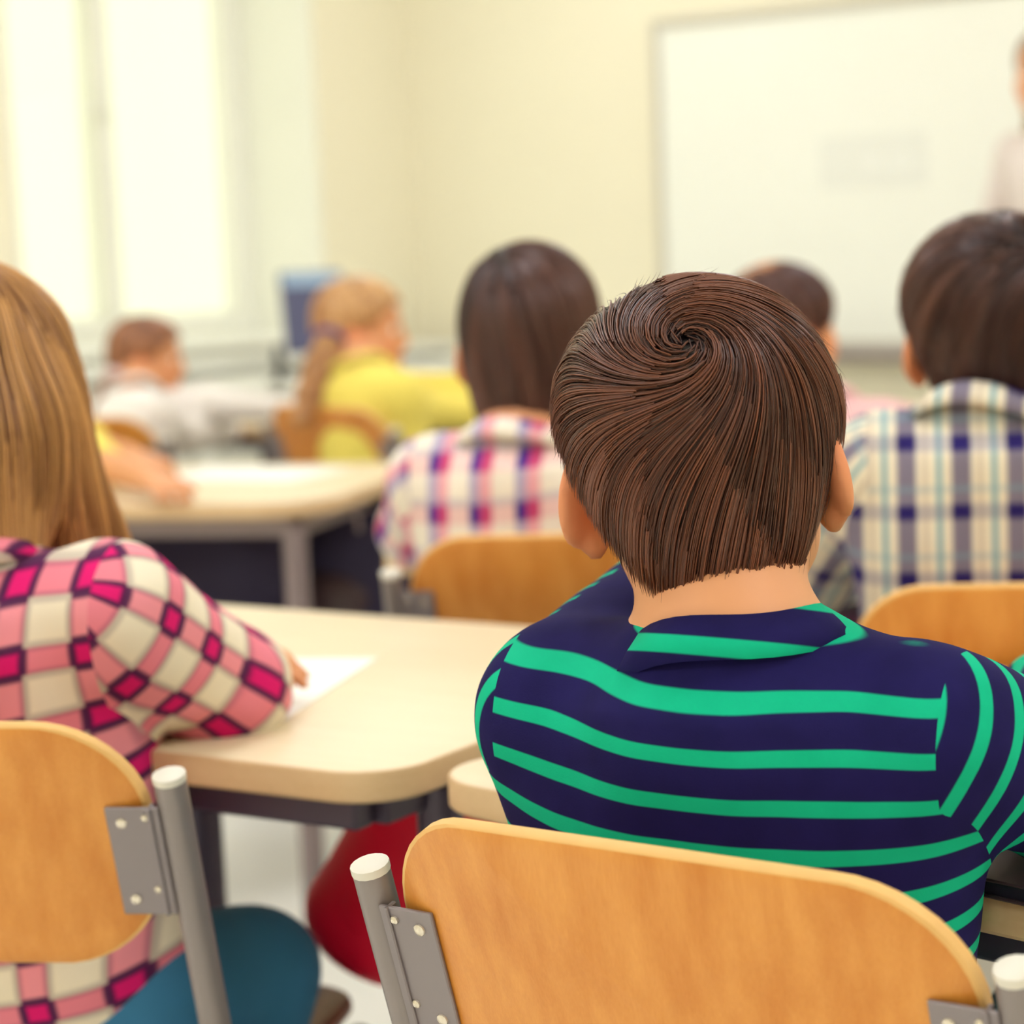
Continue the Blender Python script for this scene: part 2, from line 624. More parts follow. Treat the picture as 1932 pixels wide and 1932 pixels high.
for i, (a, b) in enumerate(WIN):
    root = empty('window_%d' % (i + 1))
    root['kind'] = 'structure'
    room(root)
    x0, x1 = -WD + 0.04, -WD + 0.11
    fr = MB()
    fr.box((x0, a, WZ0), (x1, a + 0.09, WZ1), 0.006).box((x0, b - 0.09, WZ0), (x1, b, WZ1), 0.006)
    fr.box((x0, a + 0.09, WZ0), (x1, b - 0.09, WZ0 + 0.08), 0.006).box((x0, a + 0.09, WZ1 - 0.08), (x1, b - 0.09, WZ1), 0.006)
    fr.build('window_frame', M['white'], root)
    m = (a + b) / 2
    MB().box((x0 - 0.005, m - 0.035, WZ0 + 0.08), (x1 + 0.005, m + 0.035, WZ1 - 0.08), 0.006).build('mullion', M['white'], root)
    for p, q in ((a + 0.09, m - 0.035), (m + 0.035, b - 0.09)):
        MB().box((x0 + 0.03, p, WZ0 + 0.08), (x0 + 0.036, q, WZ1 - 0.08)).build('pane', M['pane'], root)
    rv = MB()
    rv.box((-WD + 0.11, a, WZ0), (0.012, a + 0.012, WZ1)).box((-WD + 0.11, b - 0.012, WZ0), (0.012, b, WZ1))
    rv.box((-WD + 0.11, a, WZ1 - 0.012), (0.012, b, WZ1))
    rv.build('reveal', M['white'], root)
    MB().box((-WD + 0.1, a - 0.04, WZ0 - 0.03), (0.06, b + 0.04, WZ0 + 0.0), 0.006).build('window_sill', M['white'], root)
    hd = MB().box((x1 + 0.005, m - 0.012, 1.55), (x1 + 0.02, m + 0.012, 1.66), 0.003).box((x1 + 0.02, m - 0.01, 1.58), (x1 + 0.035, m + 0.11, 1.6), 0.004)
    hd.build('handle', M['white'], root)
    pl = bpy.data.lights.new('window_portal', 'AREA')
    pl.shape = 'RECTANGLE'
    pl.size, pl.size_y = b - a, WZ1 - WZ0
    pl.cycles.is_portal = True
    po = bpy.data.objects.new('window_portal', pl)
    COL.objects.link(po)
    c = rpt(-WD + 0.02, m, (WZ0 + WZ1) / 2)
    z_ = -ER           # light shines along its -Z, into the room
    x_ = EB
    y_ = np.cross(z_, x_)
    po.matrix_world = Matrix(((x_[0], y_[0], z_[0], c[0]), (x_[1], y_[1], z_[1], c[1]), (x_[2], y_[2], z_[2], c[2]), (0, 0, 0, 1)))
for nm, lo, hi in (('baseboard_front', (0, 0, 0), (RW, 0.015, 0.09)), ('baseboard_left', (0, 0.015, 0), (0.015, RL, 0.09)),
                   ('baseboard_right', (RW - 0.015, 0.015, 0), (RW, RL, 0.09)), ('baseboard_back', (0.015, RL - 0.015, 0), (RW - 0.015, RL, 0.09))):
    struct(nm, MB().box(lo, hi, 0.004), M['white'])
# slatted radiator covers below the windows
for i, (a, b) in enumerate(WIN[:2]):
    y0, y1 = a - 0.33, b + 0.30
    rad = tag(room(empty('radiator_cover')), ['white slatted radiator cover under the window by the front corner', 'white slatted radiator cover under the second window'][i], 'radiator cover', 'radiator covers under the windows')
    MB().box((0.02, y0, 0.76), (0.30, y1, 0.79), 0.004).build('top_board', M['white'], rad)
    for q in (y0, y1 - 0.03):
        MB().box((0.02, q, 0.0), (0.28, q + 0.03, 0.76), 0.003).build('side_panel', M['white'], rad)
    for j in range(9):
        z0 = 0.06 + j * 0.077
        MB().box((0.262, y0 + 0.03, z0), (0.28, y1 - 0.03, z0 + 0.065), 0.003).build('slat', M['white'], rad)
# ceiling lights
for i, x in enumerate((1.3, 3.7, 6.1)):
    for j, y in enumerate((1.4, 4.2, 7.0)):
        lb = 'ceiling light %s, %s' % (('in the row along the windows', 'in the middle row', 'in the row away from the windows')[i], ('nearest to the whiteboard', 'halfway down the room', 'at the back of the room')[j])
        lt = tag(room(empty('ceiling_light')), lb, 'ceiling light', 'ceiling lights in rows')
        cs = MB()
        cs.box((x - 0.32, y - 0.65, RH - 0.08), (x + 0.32, y - 0.62, RH), 0.004).box((x - 0.32, y + 0.62, RH - 0.08), (x + 0.32, y + 0.65, RH), 0.004)
        cs.box((x - 0.32, y - 0.62, RH - 0.08), (x - 0.29, y + 0.62, RH), 0.004).box((x + 0.29, y - 0.62, RH - 0.08), (x + 0.32, y + 0.62, RH), 0.004)
        cs.build('housing', M['lampcase'], lt)
        MB().box((x - 0.29, y - 0.62, RH - 0.06), (x + 0.29, y + 0.62, RH - 0.05)).build('diffuser', M['diffuser'], lt)

# whiteboard on the front wall
BX0, BX1, BZ0, BZ1 = 1.13, 3.6, 0.772, 1.83
wb = tag(room(empty('whiteboard')), 'large whiteboard with thin grey frame on the yellow front wall', 'whiteboard')
MB().box((BX0 + 0.02, 0.005, BZ0 + 0.02), (BX1 - 0.02, 0.022, BZ1 - 0.02)).build('writing_surface', M['board'], wb)
f = 0.028
for lo, hi in (((BX0, 0.002, BZ0), (BX0 + f, 0.034, BZ1)), ((BX1 - f, 0.002, BZ0), (BX1, 0.034, BZ1)),
               ((BX0 + f, 0.002, BZ1 - f), (BX1 - f, 0.034, BZ1)), ((BX0 + f, 0.002, BZ0), (BX1 - f, 0.034, BZ0 + f))):
    MB().box(lo, hi, 0.004).build('frame_rail', M['boardframe'], wb)
MB().box((BX0 + 0.3, 0.03, BZ0 - 0.03), (BX1 - 0.3, 0.11, BZ0 + 0.004), 0.006).build('pen_tray', M['tray'], wb)
nx0, nx1, nz0, nz1 = 1.775, 2.165, 1.265, 1.425
no = tag(room(empty('notice_sheet')), 'faint pale grey rectangular sheet on the whiteboard', 'sheet')
MB().box((nx0, 0.0225, nz0), (nx1, 0.0235, nz1)).build('sheet', M['notice'], no)
for a, b in ((0.42, 0.56), (0.66, 0.74), (0.8, 0.86)):
    MB().box((nx0 + (nx1 - nx0) * a, 0.0235, nz0 + 0.05), (nx0 + (nx1 - nx0) * b, 0.0238, nz0 + 0.09)).build('print_mark', M['noticemark'], no)

# low white cabinet in the front corner with a monitor and a speaker
cb = tag(room(empty('low_cabinet')), 'low white cabinet along the front wall in the window corner', 'cabinet')
cx0, cx1, cy0, cy1, cz = 0.36, 1.05, 0.03, 0.45, 0.72
MB().box((cx0, cy0, 0.06), (cx1, cy1 - 0.02, cz), 0.003).build('body', M['white'], cb)
MB().box((cx0 - 0.01, cy0 - 0.005, cz), (cx1 + 0.01, cy1 + 0.01, cz + 0.025), 0.004).build('top', M['white'], cb)
MB().box((cx0 + 0.02, cy0 + 0.02, 0), (cx1 - 0.02, cy1 - 0.06, 0.06)).build('plinth', M['tray'], cb)
for q in range(3):
    dw = (cx1 - cx0) / 3
    p0 = cx0 + dw * q
    dr = MB().box((p0 + 0.004, cy1 - 0.02, 0.07), (p0 + dw - 0.004, cy1, cz - 0.006), 0.002).build('door', M['white'], cb)
    MB().box((p0 + dw - 0.05, cy1, 0.5), (p0 + dw - 0.038, cy1 + 0.02, 0.6), 0.003).build('handle', M['tray'], dr)


# ------------------------------------------------------------------ chairs
def make_chair(name='school_chair'):
    root = empty(name)
    hw = 0.205
    base = A([0, -0.16, 0.44])
    top = A([0, -0.25, 0.76])
    ul = np.linalg.norm(top - base)
    uu = (top - base) / ul
    nb = A([0, -uu[2], uu[1]])      # points to the rear
    for sx in (-1, 1):
        mb = MB()
        pts = fillet([(sx * hw, -0.25, 0.012), (sx * hw, -0.155, 0.42), (sx * hw, top[1], top[2])], 0.08, 8)
        mb.tube(pts, 0.0112, 16)
        sharp_smooth(mb.build('rear_post', M['tube'], root))
        c = MB()
        e = A([sx * hw, top[1], top[2]])
        c.tube([e - uu * 0.001, e + uu * 0.004, e + uu * 0.0052], [0.0116, 0.0116, 0.009], 16)
        sharp_smooth(c.build('end_cap', M['cap'], root))
        fl = MB()
        fl.tube(fillet([(sx * (hw - 0.0), -0.15, 0.418), (sx * (hw - 0.006), 0.19, 0.422), (sx * (hw - 0.0), 0.215, 0.012)], 0.06, 8), 0.0105, 14)
        sharp_smooth(fl.build('front_leg', M['tube'], root))
        for y_ in (-0.25, 0.215):
            g = MB().tube([(sx * hw, y_, 0.0), (sx * hw, y_, 0.03)], 0.0135, 12)
            sharp_smooth(g.build('glide', M['black'], root))
    for y_, z_ in ((-0.1, 0.418), (0.13, 0.42)):
        sharp_smooth(MB().tube([(-hw, y_, z_), (hw, y_, z_)], 0.009, 12).build('cross_bar', M['tube'], root))
    # seat
    sb = MB()
    out = rrect(0.19, 0.19, 0.06, 8, 0, 0.035)
    plate(sb, out, 0.431, 0.442, 0.003)
    so = sharp_smooth(sb.build('seat', None, root, mats=[M['seat'], M['seat']]))
    # backrest: curved plywood
    a_, b_ = 0.186, 0.092
    cs = 0.283
    ring0 = A(rrect(a_, b_, 0.07, 10))
    ring0[:, 1] += 0.012 * (1 - (ring0[:, 0] / a_) ** 2) * np.where(ring0[:, 1] > 0, 1.0, -0.2)
    scl = [1.0, 0.985, 0.9, 0.75, 0.55, 0.3, 0.0001]
    nR = len(ring0)

    def pos(P2, off):
        x, s_ = P2[:, 0], P2[:, 1]
        back = 0.024 * (1 - (x / a_) ** 2) - 0.004
        return base + np.outer(cs + s_, uu) + np.outer(back + off, nb) + np.outer(x, A([1, 0, 0]))
    V, F, S = [], [], []
    offs = [0.0036, 0.0046] + [0.0046] * 5
    for side in (1, -1):
        st = len(V)
        for k_, s_ in enumerate(scl):
            V += list(pos(ring0 * s_, side * offs[k_]))
        for k_ in range(len(scl) - 1):
            for j in range(nR):
                p, q = st + k_ * nR + j, st + k_ * nR + (j + 1) % nR
                F.append((p, q, q + nR, p + nR))
                S.append(1 if k_ == 0 else 0)
    h_ = len(scl) * nR
    for j in range(nR):
        F.append((j, (j + 1) % nR, h_ + (j + 1) % nR, h_ + j))
        S.append(1)
    o = mesh_obj('backrest', V, F, None, root, True, [M['chairwood'], M['woodedge']], S)
    bm_fix(o)
    sharp_smooth(o, 50)
    # brackets
    Rb = A([[1, 0, 0], [0, nb[1], uu[1]], [0, nb[2], uu[2]]])
    for sx in (-1, 1):
        g = MB()
        x0, x1 = sorted((sx * (hw - 0.008), sx * (hw - 0.047)))
        off = 0.0085
        g.box((x0, off - 0.0015, cs - 0.055), (x1, off + 0.0015, cs + 0.032), 0.0008)
        g.V = [tuple(base + A([v_[0], 0, 0]) + nb * v_[1] + uu * v_[2]) for v_ in g.V]
        br = g.build('bracket', M['plate'], root)
        g = MB()
        g.box((sx * (hw - 0.0145) - 0.0016, off - 0.006, cs - 0.055), (sx * (hw - 0.0145) + 0.0016, off + 0.0035, cs + 0.032), 0.0008)
        g.V = [tuple(base + A([v_[0], 0, 0]) + nb * v_[1] + uu * v_[2]) for v_ in g.V]
        g.build('bracket_fold', M['plate'], br)
        for dx, ds in ((0.036, 0.020), (0.036, -0.042), (0.0185, 0.024), (0.0185, -0.034)):
            p = base + A([sx * (hw - dx), 0, 0]) + uu * (cs + ds) + nb * (off + 0.001)
            rs = 0.0042 if dx > 0.03 else 0.003
            sc_ = MB().tube([p, p + nb * 0.0015, p + nb * 0.0026], [rs, rs * 0.9, rs * 0.4], 10)
            sharp_smooth(sc_.build('screw', M['screw'], br))
    return root


def copy_tree(o, parent=None):
    c = o.copy()
    COL.objects.link(c)
    c.parent = parent
    for ch in [x for x in bpy.data.objects if x.parent == o]:
        copy_tree(ch, c)
    return c


CH0 = make_chair()
_first = [True]


def place_chair(post, side, yaw, label, z=None, pivot=None):
    """post: world position of the rear post top on the given side (-1 left, +1 right)"""
    t_ = math.radians(yaw)
    R_, F_ = A([math.cos(t_), -math.sin(t_), 0]), A([math.sin(t_), math.cos(t_), 0])
    c = A(post, float) - side * 0.205 * R_ + 0.25 * F_
    o = CH0 if _first[0] else copy_tree(CH0)
    _first[0] = False
    o.location = (c[0], c[1], 0)
    o.rotation_euler = (0, 0, -t_)
    tag(o, label, 'chair', 'school chairs with plywood backs')
    return c


# ------------------------------------------------------------------ desks
def make_desk(name, label, rmin, rmax, fmin, fmax, yaw, rad=0.06, frame='deskframe', hooks=True, legs=None):
    t_ = math.radians(yaw)
    R_, F_ = A([math.cos(t_), -math.sin(t_), 0]), A([math.sin(t_), math.cos(t_), 0])
    c = R_ * (rmin + rmax) / 2 + F_ * (fmin + fmax) / 2
    root = empty(name, c, yaw)
    tag(root, label, 'desk', 'pupils desks with pale tops')
    hx, hy = (rmax - rmin) / 2, (fmax - fmin) / 2
    mb = MB()
    plate(mb, rrect(hx, hy, rad, 10), 0.705, 0.73, 0.003)
    o = mb.build('desk_top', None, root, mats=[M['desktop'], M['deskedge']])
    sharp_smooth(o, 40)
    ix, iy = hx - 0.06, hy - 0.05
    fm = M[frame]
    for s in (-1, 1):
        MB().box((-ix, s * iy - 0.012, 0.672), (ix, s * iy + 0.012, 0.705), 0.003).build('long_rail', fm, root)
        MB().box((s * ix - 0.012, -iy + 0.012, 0.672), (s * ix + 0.012, iy - 0.012, 0.705), 0.003).build('side_rail', fm, root)
    cr_, cf_ = (rmin + rmax) / 2, (fmin + fmax) / 2
    for lx, ly in ([(r_ - cr_, g_ - cf_) for r_, g_ in legs] if legs else [(p * ix, q * iy) for p in (-1, 1) for q in (-1, 1)]):
        lg = MB().tube([(lx, ly, 0.02), (lx, ly, 0.69)], 0.019, 16)
        sharp_smooth(lg.build('leg', fm, root))
        gl_ = MB().tube([(lx, ly, 0.0), (lx, ly, 0.025)], 0.021, 12)
        sharp_smooth(gl_.build('glide', M['black'], root))
    if hooks:
        for s in (-1, 1):
            hk = MB().tube(fillet([(s * (ix + 0.008), -0.08, 0.69), (s * (ix + 0.045), -0.08, 0.688), (s * (ix + 0.045), -0.08, 0.655)], 0.015, 4), 0.004, 8)
            sharp_smooth(hk.build('bag_hook', fm, root))
    return root


make_desk('school_desk', 'pale wooden desk under the elbow of the child in pink plaid', -1.73, -0.972, 1.24, 1.81, 27.5, 0.055, legs=[(-1.02, 1.37), (-1.032, 1.69), (-1.57, 1.69), (-1.67, 1.37)])
make_desk('school_desk', 'pale wooden desk in front of the child in the striped jumper', -1.205, 0.1, 1.02, 1.587, 40, 0.055)
d2 = 23.5
r2 = A([math.cos(math.radians(d2)), -math.sin(math.radians(d2))])
f2 = A([math.sin(math.radians(d2)), math.cos(math.radians(d2))])
p2 = A([-0.515, 2.72])
make_desk('school_desk', 'pale wooden desk shared by the purple plaid and blue plaid children', p2 @ r2, p2 @ r2 + 1.3, p2 @ f2, p2 @ f2 + 0.58, d2, 0.05)
d3 = 9
r3 = A([math.cos(math.radians(d3)), -math.sin(math.radians(d3))])
f3 = A([math.sin(math.radians(d3)), math.cos(math.radians(d3))])
p3 = A([-0.72, 3.30])
make_desk('school_desk', 'pale table with a bare forearm on it, behind the pink plaid child', p3 @ r3 - 0.75, p3 @ r3 + 0.02, p3 @ f3, p3 @ f3 + 0.6, d3, 0.12, 'deskframe2')
d4 = 36
r4 = A([math.cos(math.radians(d4)), -math.sin(math.radians(d4))])
f4 = A([math.sin(math.radians(d4)), math.cos(math.radians(d4))])
p4 = A([-0.62, 4.98])
make_desk('school_desk', 'pale desk in front of the child in the yellow cardigan', p4 @ r4, p4 @ r4 + 1.2, p4 @ f4, p4 @ f4 + 0.56, d4, 0.05)
p5 = A([-1.62, 5.25])
make_desk('school_desk', 'pale desk in front of the child in white by the window', p5 @ r4, p5 @ r4 + 0.8, p5 @ f4 - 0.1, p5 @ f4 + 0.5, d4, 0.05)
p6 = A([-0.1, 3.78])
make_desk('school_desk', 'pale desk in front of the dark haired child in pale pink', p6 @ r4, p6 @ r4 + 1.2, p6 @ f4, p6 @ f4 + 0.56, d4, 0.05)

C_boy = place_chair(onz(700, 1640, .76), -1, 30.5, 'wooden chair holding the child in the striped jumper, nearest to the viewer')
C_pink = place_chair(onz(320, 1470, .76), 1, 6, 'wooden chair with grey bracket at the left edge, under the pink plaid child')
C_pur = place_chair(onz(738, 1085, .76), -1, 2, 'wooden chair behind the child in purple plaid')
C_blue = place_chair(onz(1567, 1192, .76), -1, 3, 'wooden chair behind the child in blue plaid at the right edge')
C_yel = place_chair(onz(503, 800, .76), -1, 40, 'wooden chair of the child in the yellow cardigan')
C_wht = place_chair((-1.60, 4.22, .76), -1, 0, 'wooden chair of the child in white by the window')
place_chair((-1.745, 3.85, .76), -1, 96, 'wooden chair of the child with the bare forearm, beyond the left edge')
C_g = place_chair(onz(1478, 905, .76), -1, 24, 'wooden chair of the dark haired child in pale pink')


# ------------------------------------------------------------------ distance-field modelling for bodies, clothes and hair
def smin(a, b, k):
    h = np.maximum(k - np.abs(a - b), 0) / k
    return np.minimum(a, b) - h * h * k * 0.25


class RC:
    def __init__(s, a, b, ra, rb):
        s.a, s.b, s.ra, s.rb = A(a, float), A(b, float), ra, rb
        r = max(ra, rb)
        s.lo, s.hi = np.minimum(s.a, s.b) - r, np.maximum(s.a, s.b) + r

    def __call__(s, p):
        ba = s.b - s.a
        pa = p - s.a
        t_ = np.clip((pa @ ba) / max(ba @ ba, 1e-9), 0, 1)
        d = pa - t_[..., None] * ba
        return np.sqrt((d * d).sum(-1)) - (s.ra + (s.rb - s.ra) * t_)

    def t(s, p):
        ba = s.b - s.a
        return ((p - s.a) @ ba) / math.sqrt(ba @ ba)


class EL:
    def __init__(s, c, r, R=None):
        s.c, s.r, s.R = A(c, float), A(r, float), (np.eye(3) if R is None else A(R))
        m_ = s.r.max()
        s.lo, s.hi = s.c - m_, s.c + m_

    def __call__(s, p):
        q = (p - s.c) @ s.R
        k0 = np.sqrt(((q / s.r) ** 2).sum(-1))
        k1 = np.sqrt(((q / s.r ** 2) ** 2).sum(-1)) + 1e-9
        return k0 * (k0 - 1) / k1


class Sdf:
    def __init__(s):
        s.it = []
        s.fn = []

    def add(s, prim, k=0.02):
        s.it.append((prim, k, 1))
        return s

    def sub(s, prim, k=0.01):
        s.it.append((prim, k, -1))
        return s

    def cut(s, fn, k=0.01):
        s.fn.append((fn, k))
        return s

    def __call__(s, p):
        d = np.full(p.shape[:-1], 1.0)
        for pr, k, op in s.it:
            v = pr(p)
            d = smin(d, v, k) if op > 0 else -smin(-d, v, k)
        for fn, k in s.fn:
            d = -smin(-d, -fn(p), k)
        return d

    def shape(s, p):           # without the cuts
        d = np.full(p.shape[:-1], 1.0)
        for pr, k, op in s.it:
            d = smin(d, pr(p), k) if op > 0 else -smin(-d, pr(p), k)
        return d

    def mesh(s, h):
        lo = np.min([p.lo for p, k, o in s.it if o > 0], 0) - 0.02
        hi = np.max([p.hi for p, k, o in s.it if o > 0], 0) + 0.02
        n_ = np.ceil((hi - lo) / h).astype(int) + 1
        D = np.full(n_, 0.1, dtype=np.float32)
        ax = [lo[i] + h * np.arange(n_[i]) for i in range(3)]
        for pr, k, op in s.it:
            pad = k + 3 * h
            i0 = np.maximum(np.floor((pr.lo - pad - lo) / h).astype(int), 0)
            i1 = np.minimum(np.ceil((pr.hi + pad - lo) / h).astype(int) + 1, n_)
            if (i1 <= i0).any():
                continue
            sl = tuple(slice(i0[i], i1[i]) for i in range(3))
            P = np.stack(np.meshgrid(*[ax[i][sl[i]] for i in range(3)], indexing='ij'), -1)
            v = pr(P)
            D[sl] = smin(D[sl], v, k) if op > 0 else -smin(-D[sl], v, k)
        if s.fn:
            P = np.stack(np.meshgrid(*ax, indexing='ij'), -1)
            for fn, k in s.fn:
                D = -smin(-D, -fn(P), k)
        return surface_nets(D, lo, h)


def surface_nets(D, lo, h):
    S = D < 0
    sh = tuple(x - 1 for x in D.shape)
    cnt = np.zeros(sh, np.uint8)
    cor = [(i, j, k) for i in (0, 1) for j in (0, 1) for k in (0, 1)]
    vw = lambda X, c: X[c[0]:c[0] + sh[0], c[1]:c[1] + sh[1], c[2]:c[2] + sh[2]]
    for c in cor:
        cnt += vw(S, c)
    I = np.argwhere((cnt > 0) & (cnt < 8))
    idx = np.full(sh, -1, np.int64)
    idx[I[:, 0], I[:, 1], I[:, 2]] = np.arange(len(I))
    acc = np.zeros((len(I), 3))
    num = np.zeros(len(I))
    dv = {c: D[I[:, 0] + c[0], I[:, 1] + c[1], I[:, 2] + c[2]].astype(float) for c in cor}
    for c in cor:
        for a_ in range(3):
            if c[a_] == 0:
                e = list(c)
                e[a_] = 1
                e = tuple(e)
                m_ = (dv[c] < 0) != (dv[e] < 0)
                t_ = np.where(m_, dv[c] / np.where(m_, dv[c] - dv[e], 1), 0)
                for q in range(3):
                    acc[:, q] += m_ * (c[q] + (t_ if q == a_ else 0))
                num += m_
    V = (I + acc / num[:, None]) * h + lo
    Fs = []
    for a_ in range(3):
        b_, c_ = (a_ + 1) % 3, (a_ + 2) % 3
        sl0 = [slice(None)] * 3
        sl1 = [slice(None)] * 3
        sl0[a_], sl1[a_] = slice(0, -1), slice(1, None)
        E0, E1 = S[tuple(sl0)], S[tuple(sl1)]
        J = np.argwhere(E0 != E1)
        ok = (J[:, b_] > 0) & (J[:, c_] > 0) & (J[:, b_] < D.shape[b_] - 1) & (J[:, c_] < D.shape[c_] - 1)
        J = J[ok]
        fl = E0[J[:, 0], J[:, 1], J[:, 2]]
        q = []
        for db, dc in ((-1, -1), (0, -1), (0, 0), (-1, 0)):
            K = J.copy()
            K[:, b_] += db
            K[:, c_] += dc
            q.append(idx[K[:, 0], K[:, 1], K[:, 2]])
        q = np.stack(q, 1)
        q[~fl] = q[~fl][:, ::-1]
        Fs.append(q)
    F_ = np.concatenate(Fs)
    return V, F_[(F_ >= 0).all(1)]


def grad(f, p, e=0.002):
    g = np.stack([f(p + A(v) * e) - f(p - A(v) * e) for v in np.eye(3)], -1)
    return g / (np.linalg.norm(g, axis=-1, keepdims=True) + 1e-9)


def wob(p, s, seed=0):
    """cheap smooth noise in [-1,1]"""
    r_ = np.random.default_rng(seed)
    o = np.zeros(p.shape[:-1])
    for i in range(6):
        d = r_.normal(size=3)
        d *= s * (0.6 + 0.25 * i) / np.linalg.norm(d)
        o += np.sin(p @ d + r_.uniform(0, 6.28)) / (1 + 0.4 * i)
    return o / 3.0


def set_col(o, C):
    at = o.data.color_attributes.new('col', 'FLOAT_COLOR', 'POINT')
    C4 = np.ones((len(C), 4), np.float32)
    C4[:, :3] = C
    at.data.foreach_set('color', C4.ravel())


def set_uv(o, F_, UVf, name='pat'):
    """UVf: per loop (nfaces,4,2)"""
    uv = o.data.uv_layers.new(name=name)
    uv.data.foreach_set('uv', UVf.astype(np.float32).ravel())


def strand_mesh(name, sdf, P0, flow, lens, parent, cdark, clight, width=0.0006, stop=None, npts=12, step=0.005, lift=(-0.0005, 0.003),
                seed=3, clump=60, tipup=0.0, topc=None, crown=None):
    r_ = np.random.default_rng(seed)
    n_ = len(P0)
    steps = int(max(lens) / step) + 1
    if crown is not None:
        rel = P0 - crown
        an = np.arctan2(rel[:, 2] + rel[:, 1] * .6, rel[:, 0])
        tone = 0.5 + 0.30 * np.sin(an * 9 + 2 * np.sin(an * 4 + seed)) + 0.22 * np.sin(an * 23 + seed) + 0.3 * wob(P0, clump, seed)
    else:
        tone = 0.5 + 0.5 * wob(P0, clump, seed)
    tone = np.clip(tone, 0, 1)
    off = lift[0] + (lift[1] - lift[0]) * (.65 * tone + .35 * r_.uniform(0, 1, n_))
    p = P0.copy()
    path, valid = [], np.full(n_, steps)
    slack = r_.uniform(-.008, .005, n_)
    lim = np.minimum((lens / step).astype(int), steps)
    for i in range(steps + 1):
        nn = grad(sdf, p)
        frac = i / np.maximum(lim, 1)
        p = p - nn * (sdf(p) - off - tipup * frac ** 2)[:, None]
        path.append(p.copy())
        d = flow(p, nn)
        d = d - nn * (d * nn).sum(-1, keepdims=True)
        d /= np.linalg.norm(d, axis=1, keepdims=True) + 1e-9
        if stop is not None:
            bad = (stop(p) > slack) & (valid == steps)
            valid[bad] = i
        p = p + d * step
    valid = np.minimum(valid, lim)
    path = np.stack(path, 1)                       # n, steps+1, 3
    keep = valid >= 3
    path, valid, off = path[keep], valid[keep], off[keep]
    n_ = len(path)
    ts = np.linspace(0, 1, npts)[None] * valid[:, None]
    i0 = np.minimum(ts.astype(int), steps - 1)
    fr = (ts - i0)[..., None]
    ii = np.arange(n_)[:, None]
    Q = path[ii, i0] * (1 - fr) + path[ii, i0 + 1] * fr
    T = np.gradient(Q, axis=1)
    T /= np.linalg.norm(T, axis=2, keepdims=True) + 1e-9
    N = grad(sdf, Q.reshape(-1, 3)).reshape(Q.shape)
    B = np.cross(T, N)
    B /= np.linalg.norm(B, axis=2, keepdims=True) + 1e-9
    ww = width * r_.uniform(0.6, 1.5, n_)[:, None] * np.clip(np.linspace(1, 0, npts)[None] * 3.0, 0.12, 1)
    ww = ww[..., None]
    V = np.stack([Q + B * ww, Q - B * ww, Q + N * ww * 0.9], 2).reshape(-1, 3)
    b0 = (np.arange(n_) * npts * 3)[:, None, None] + (np.arange(npts - 1) * 3)[None, :, None]
    Fq = []
    for j in range(3):
        k = (j + 1) % 3
        Fq.append(np.stack([b0 + j, b0 + k, b0 + 3 + k, b0 + 3 + j], -1).reshape(-1, 4))
    F_ = np.concatenate(Fq)
    o = mesh_obj(name, V, F_, M['hair'], parent)
    tone = np.clip(0.70 * tone[keep] + 0.30 * r_.uniform(0, 1, n_), 0, 1) ** 1.6
    lo_, hi_ = A(cdark[:3]), A(clight[:3])
    C = lo_ + (hi_ - lo_) * tone[:, None]
    C = np.repeat(C, npts * 3, 0)
    set_col(o, C)
    return o


def sample_faces(V, F_, n, seed, mask=None):
    r_ = np.random.default_rng(seed)
    a, b, c, d = (V[F_[:, i]] for i in range(4))
    ar = np.linalg.norm(np.cross(c - a, d - b), axis=1)
    if mask is not None:
        ar = ar * mask((a + c) / 2)
    k = r_.choice(len(F_), n, p=ar / ar.sum())
    u_, v_ = r_.uniform(0, 1, (2, n, 1))
    return a[k] * (1 - u_) * (1 - v_) + b[k] * u_ * (1 - v_) + c[k] * u_ * v_ + d[k] * (1 - u_) * v_


def pw(x, xs, ys):
    return np.interp(x, xs, ys)


HAIRLINE = {
    'short': ([-.12, -.060, -.040, -.022, -.008, .02, .04, .06, .10], [-.108, -.106, -.092, -.058, -.022, -.012, .0, .05, .062]),
    'bob': ([-.12, -.02, .015, .035, .05, .10], [-.145, -.138, -.12, -.07, .045, .06]),
    'pony': ([-.12, -.06, -.03, -.015, .02, .04, .06, .10], [-.07, -.062, -.04, -.012, .005, .02, .055, .068]),
    'long': ([-.12, -.03, .0, .02, .045, .06, .10], [-.40, -.40, -.38, -.30, .02, .055, .066]),
}


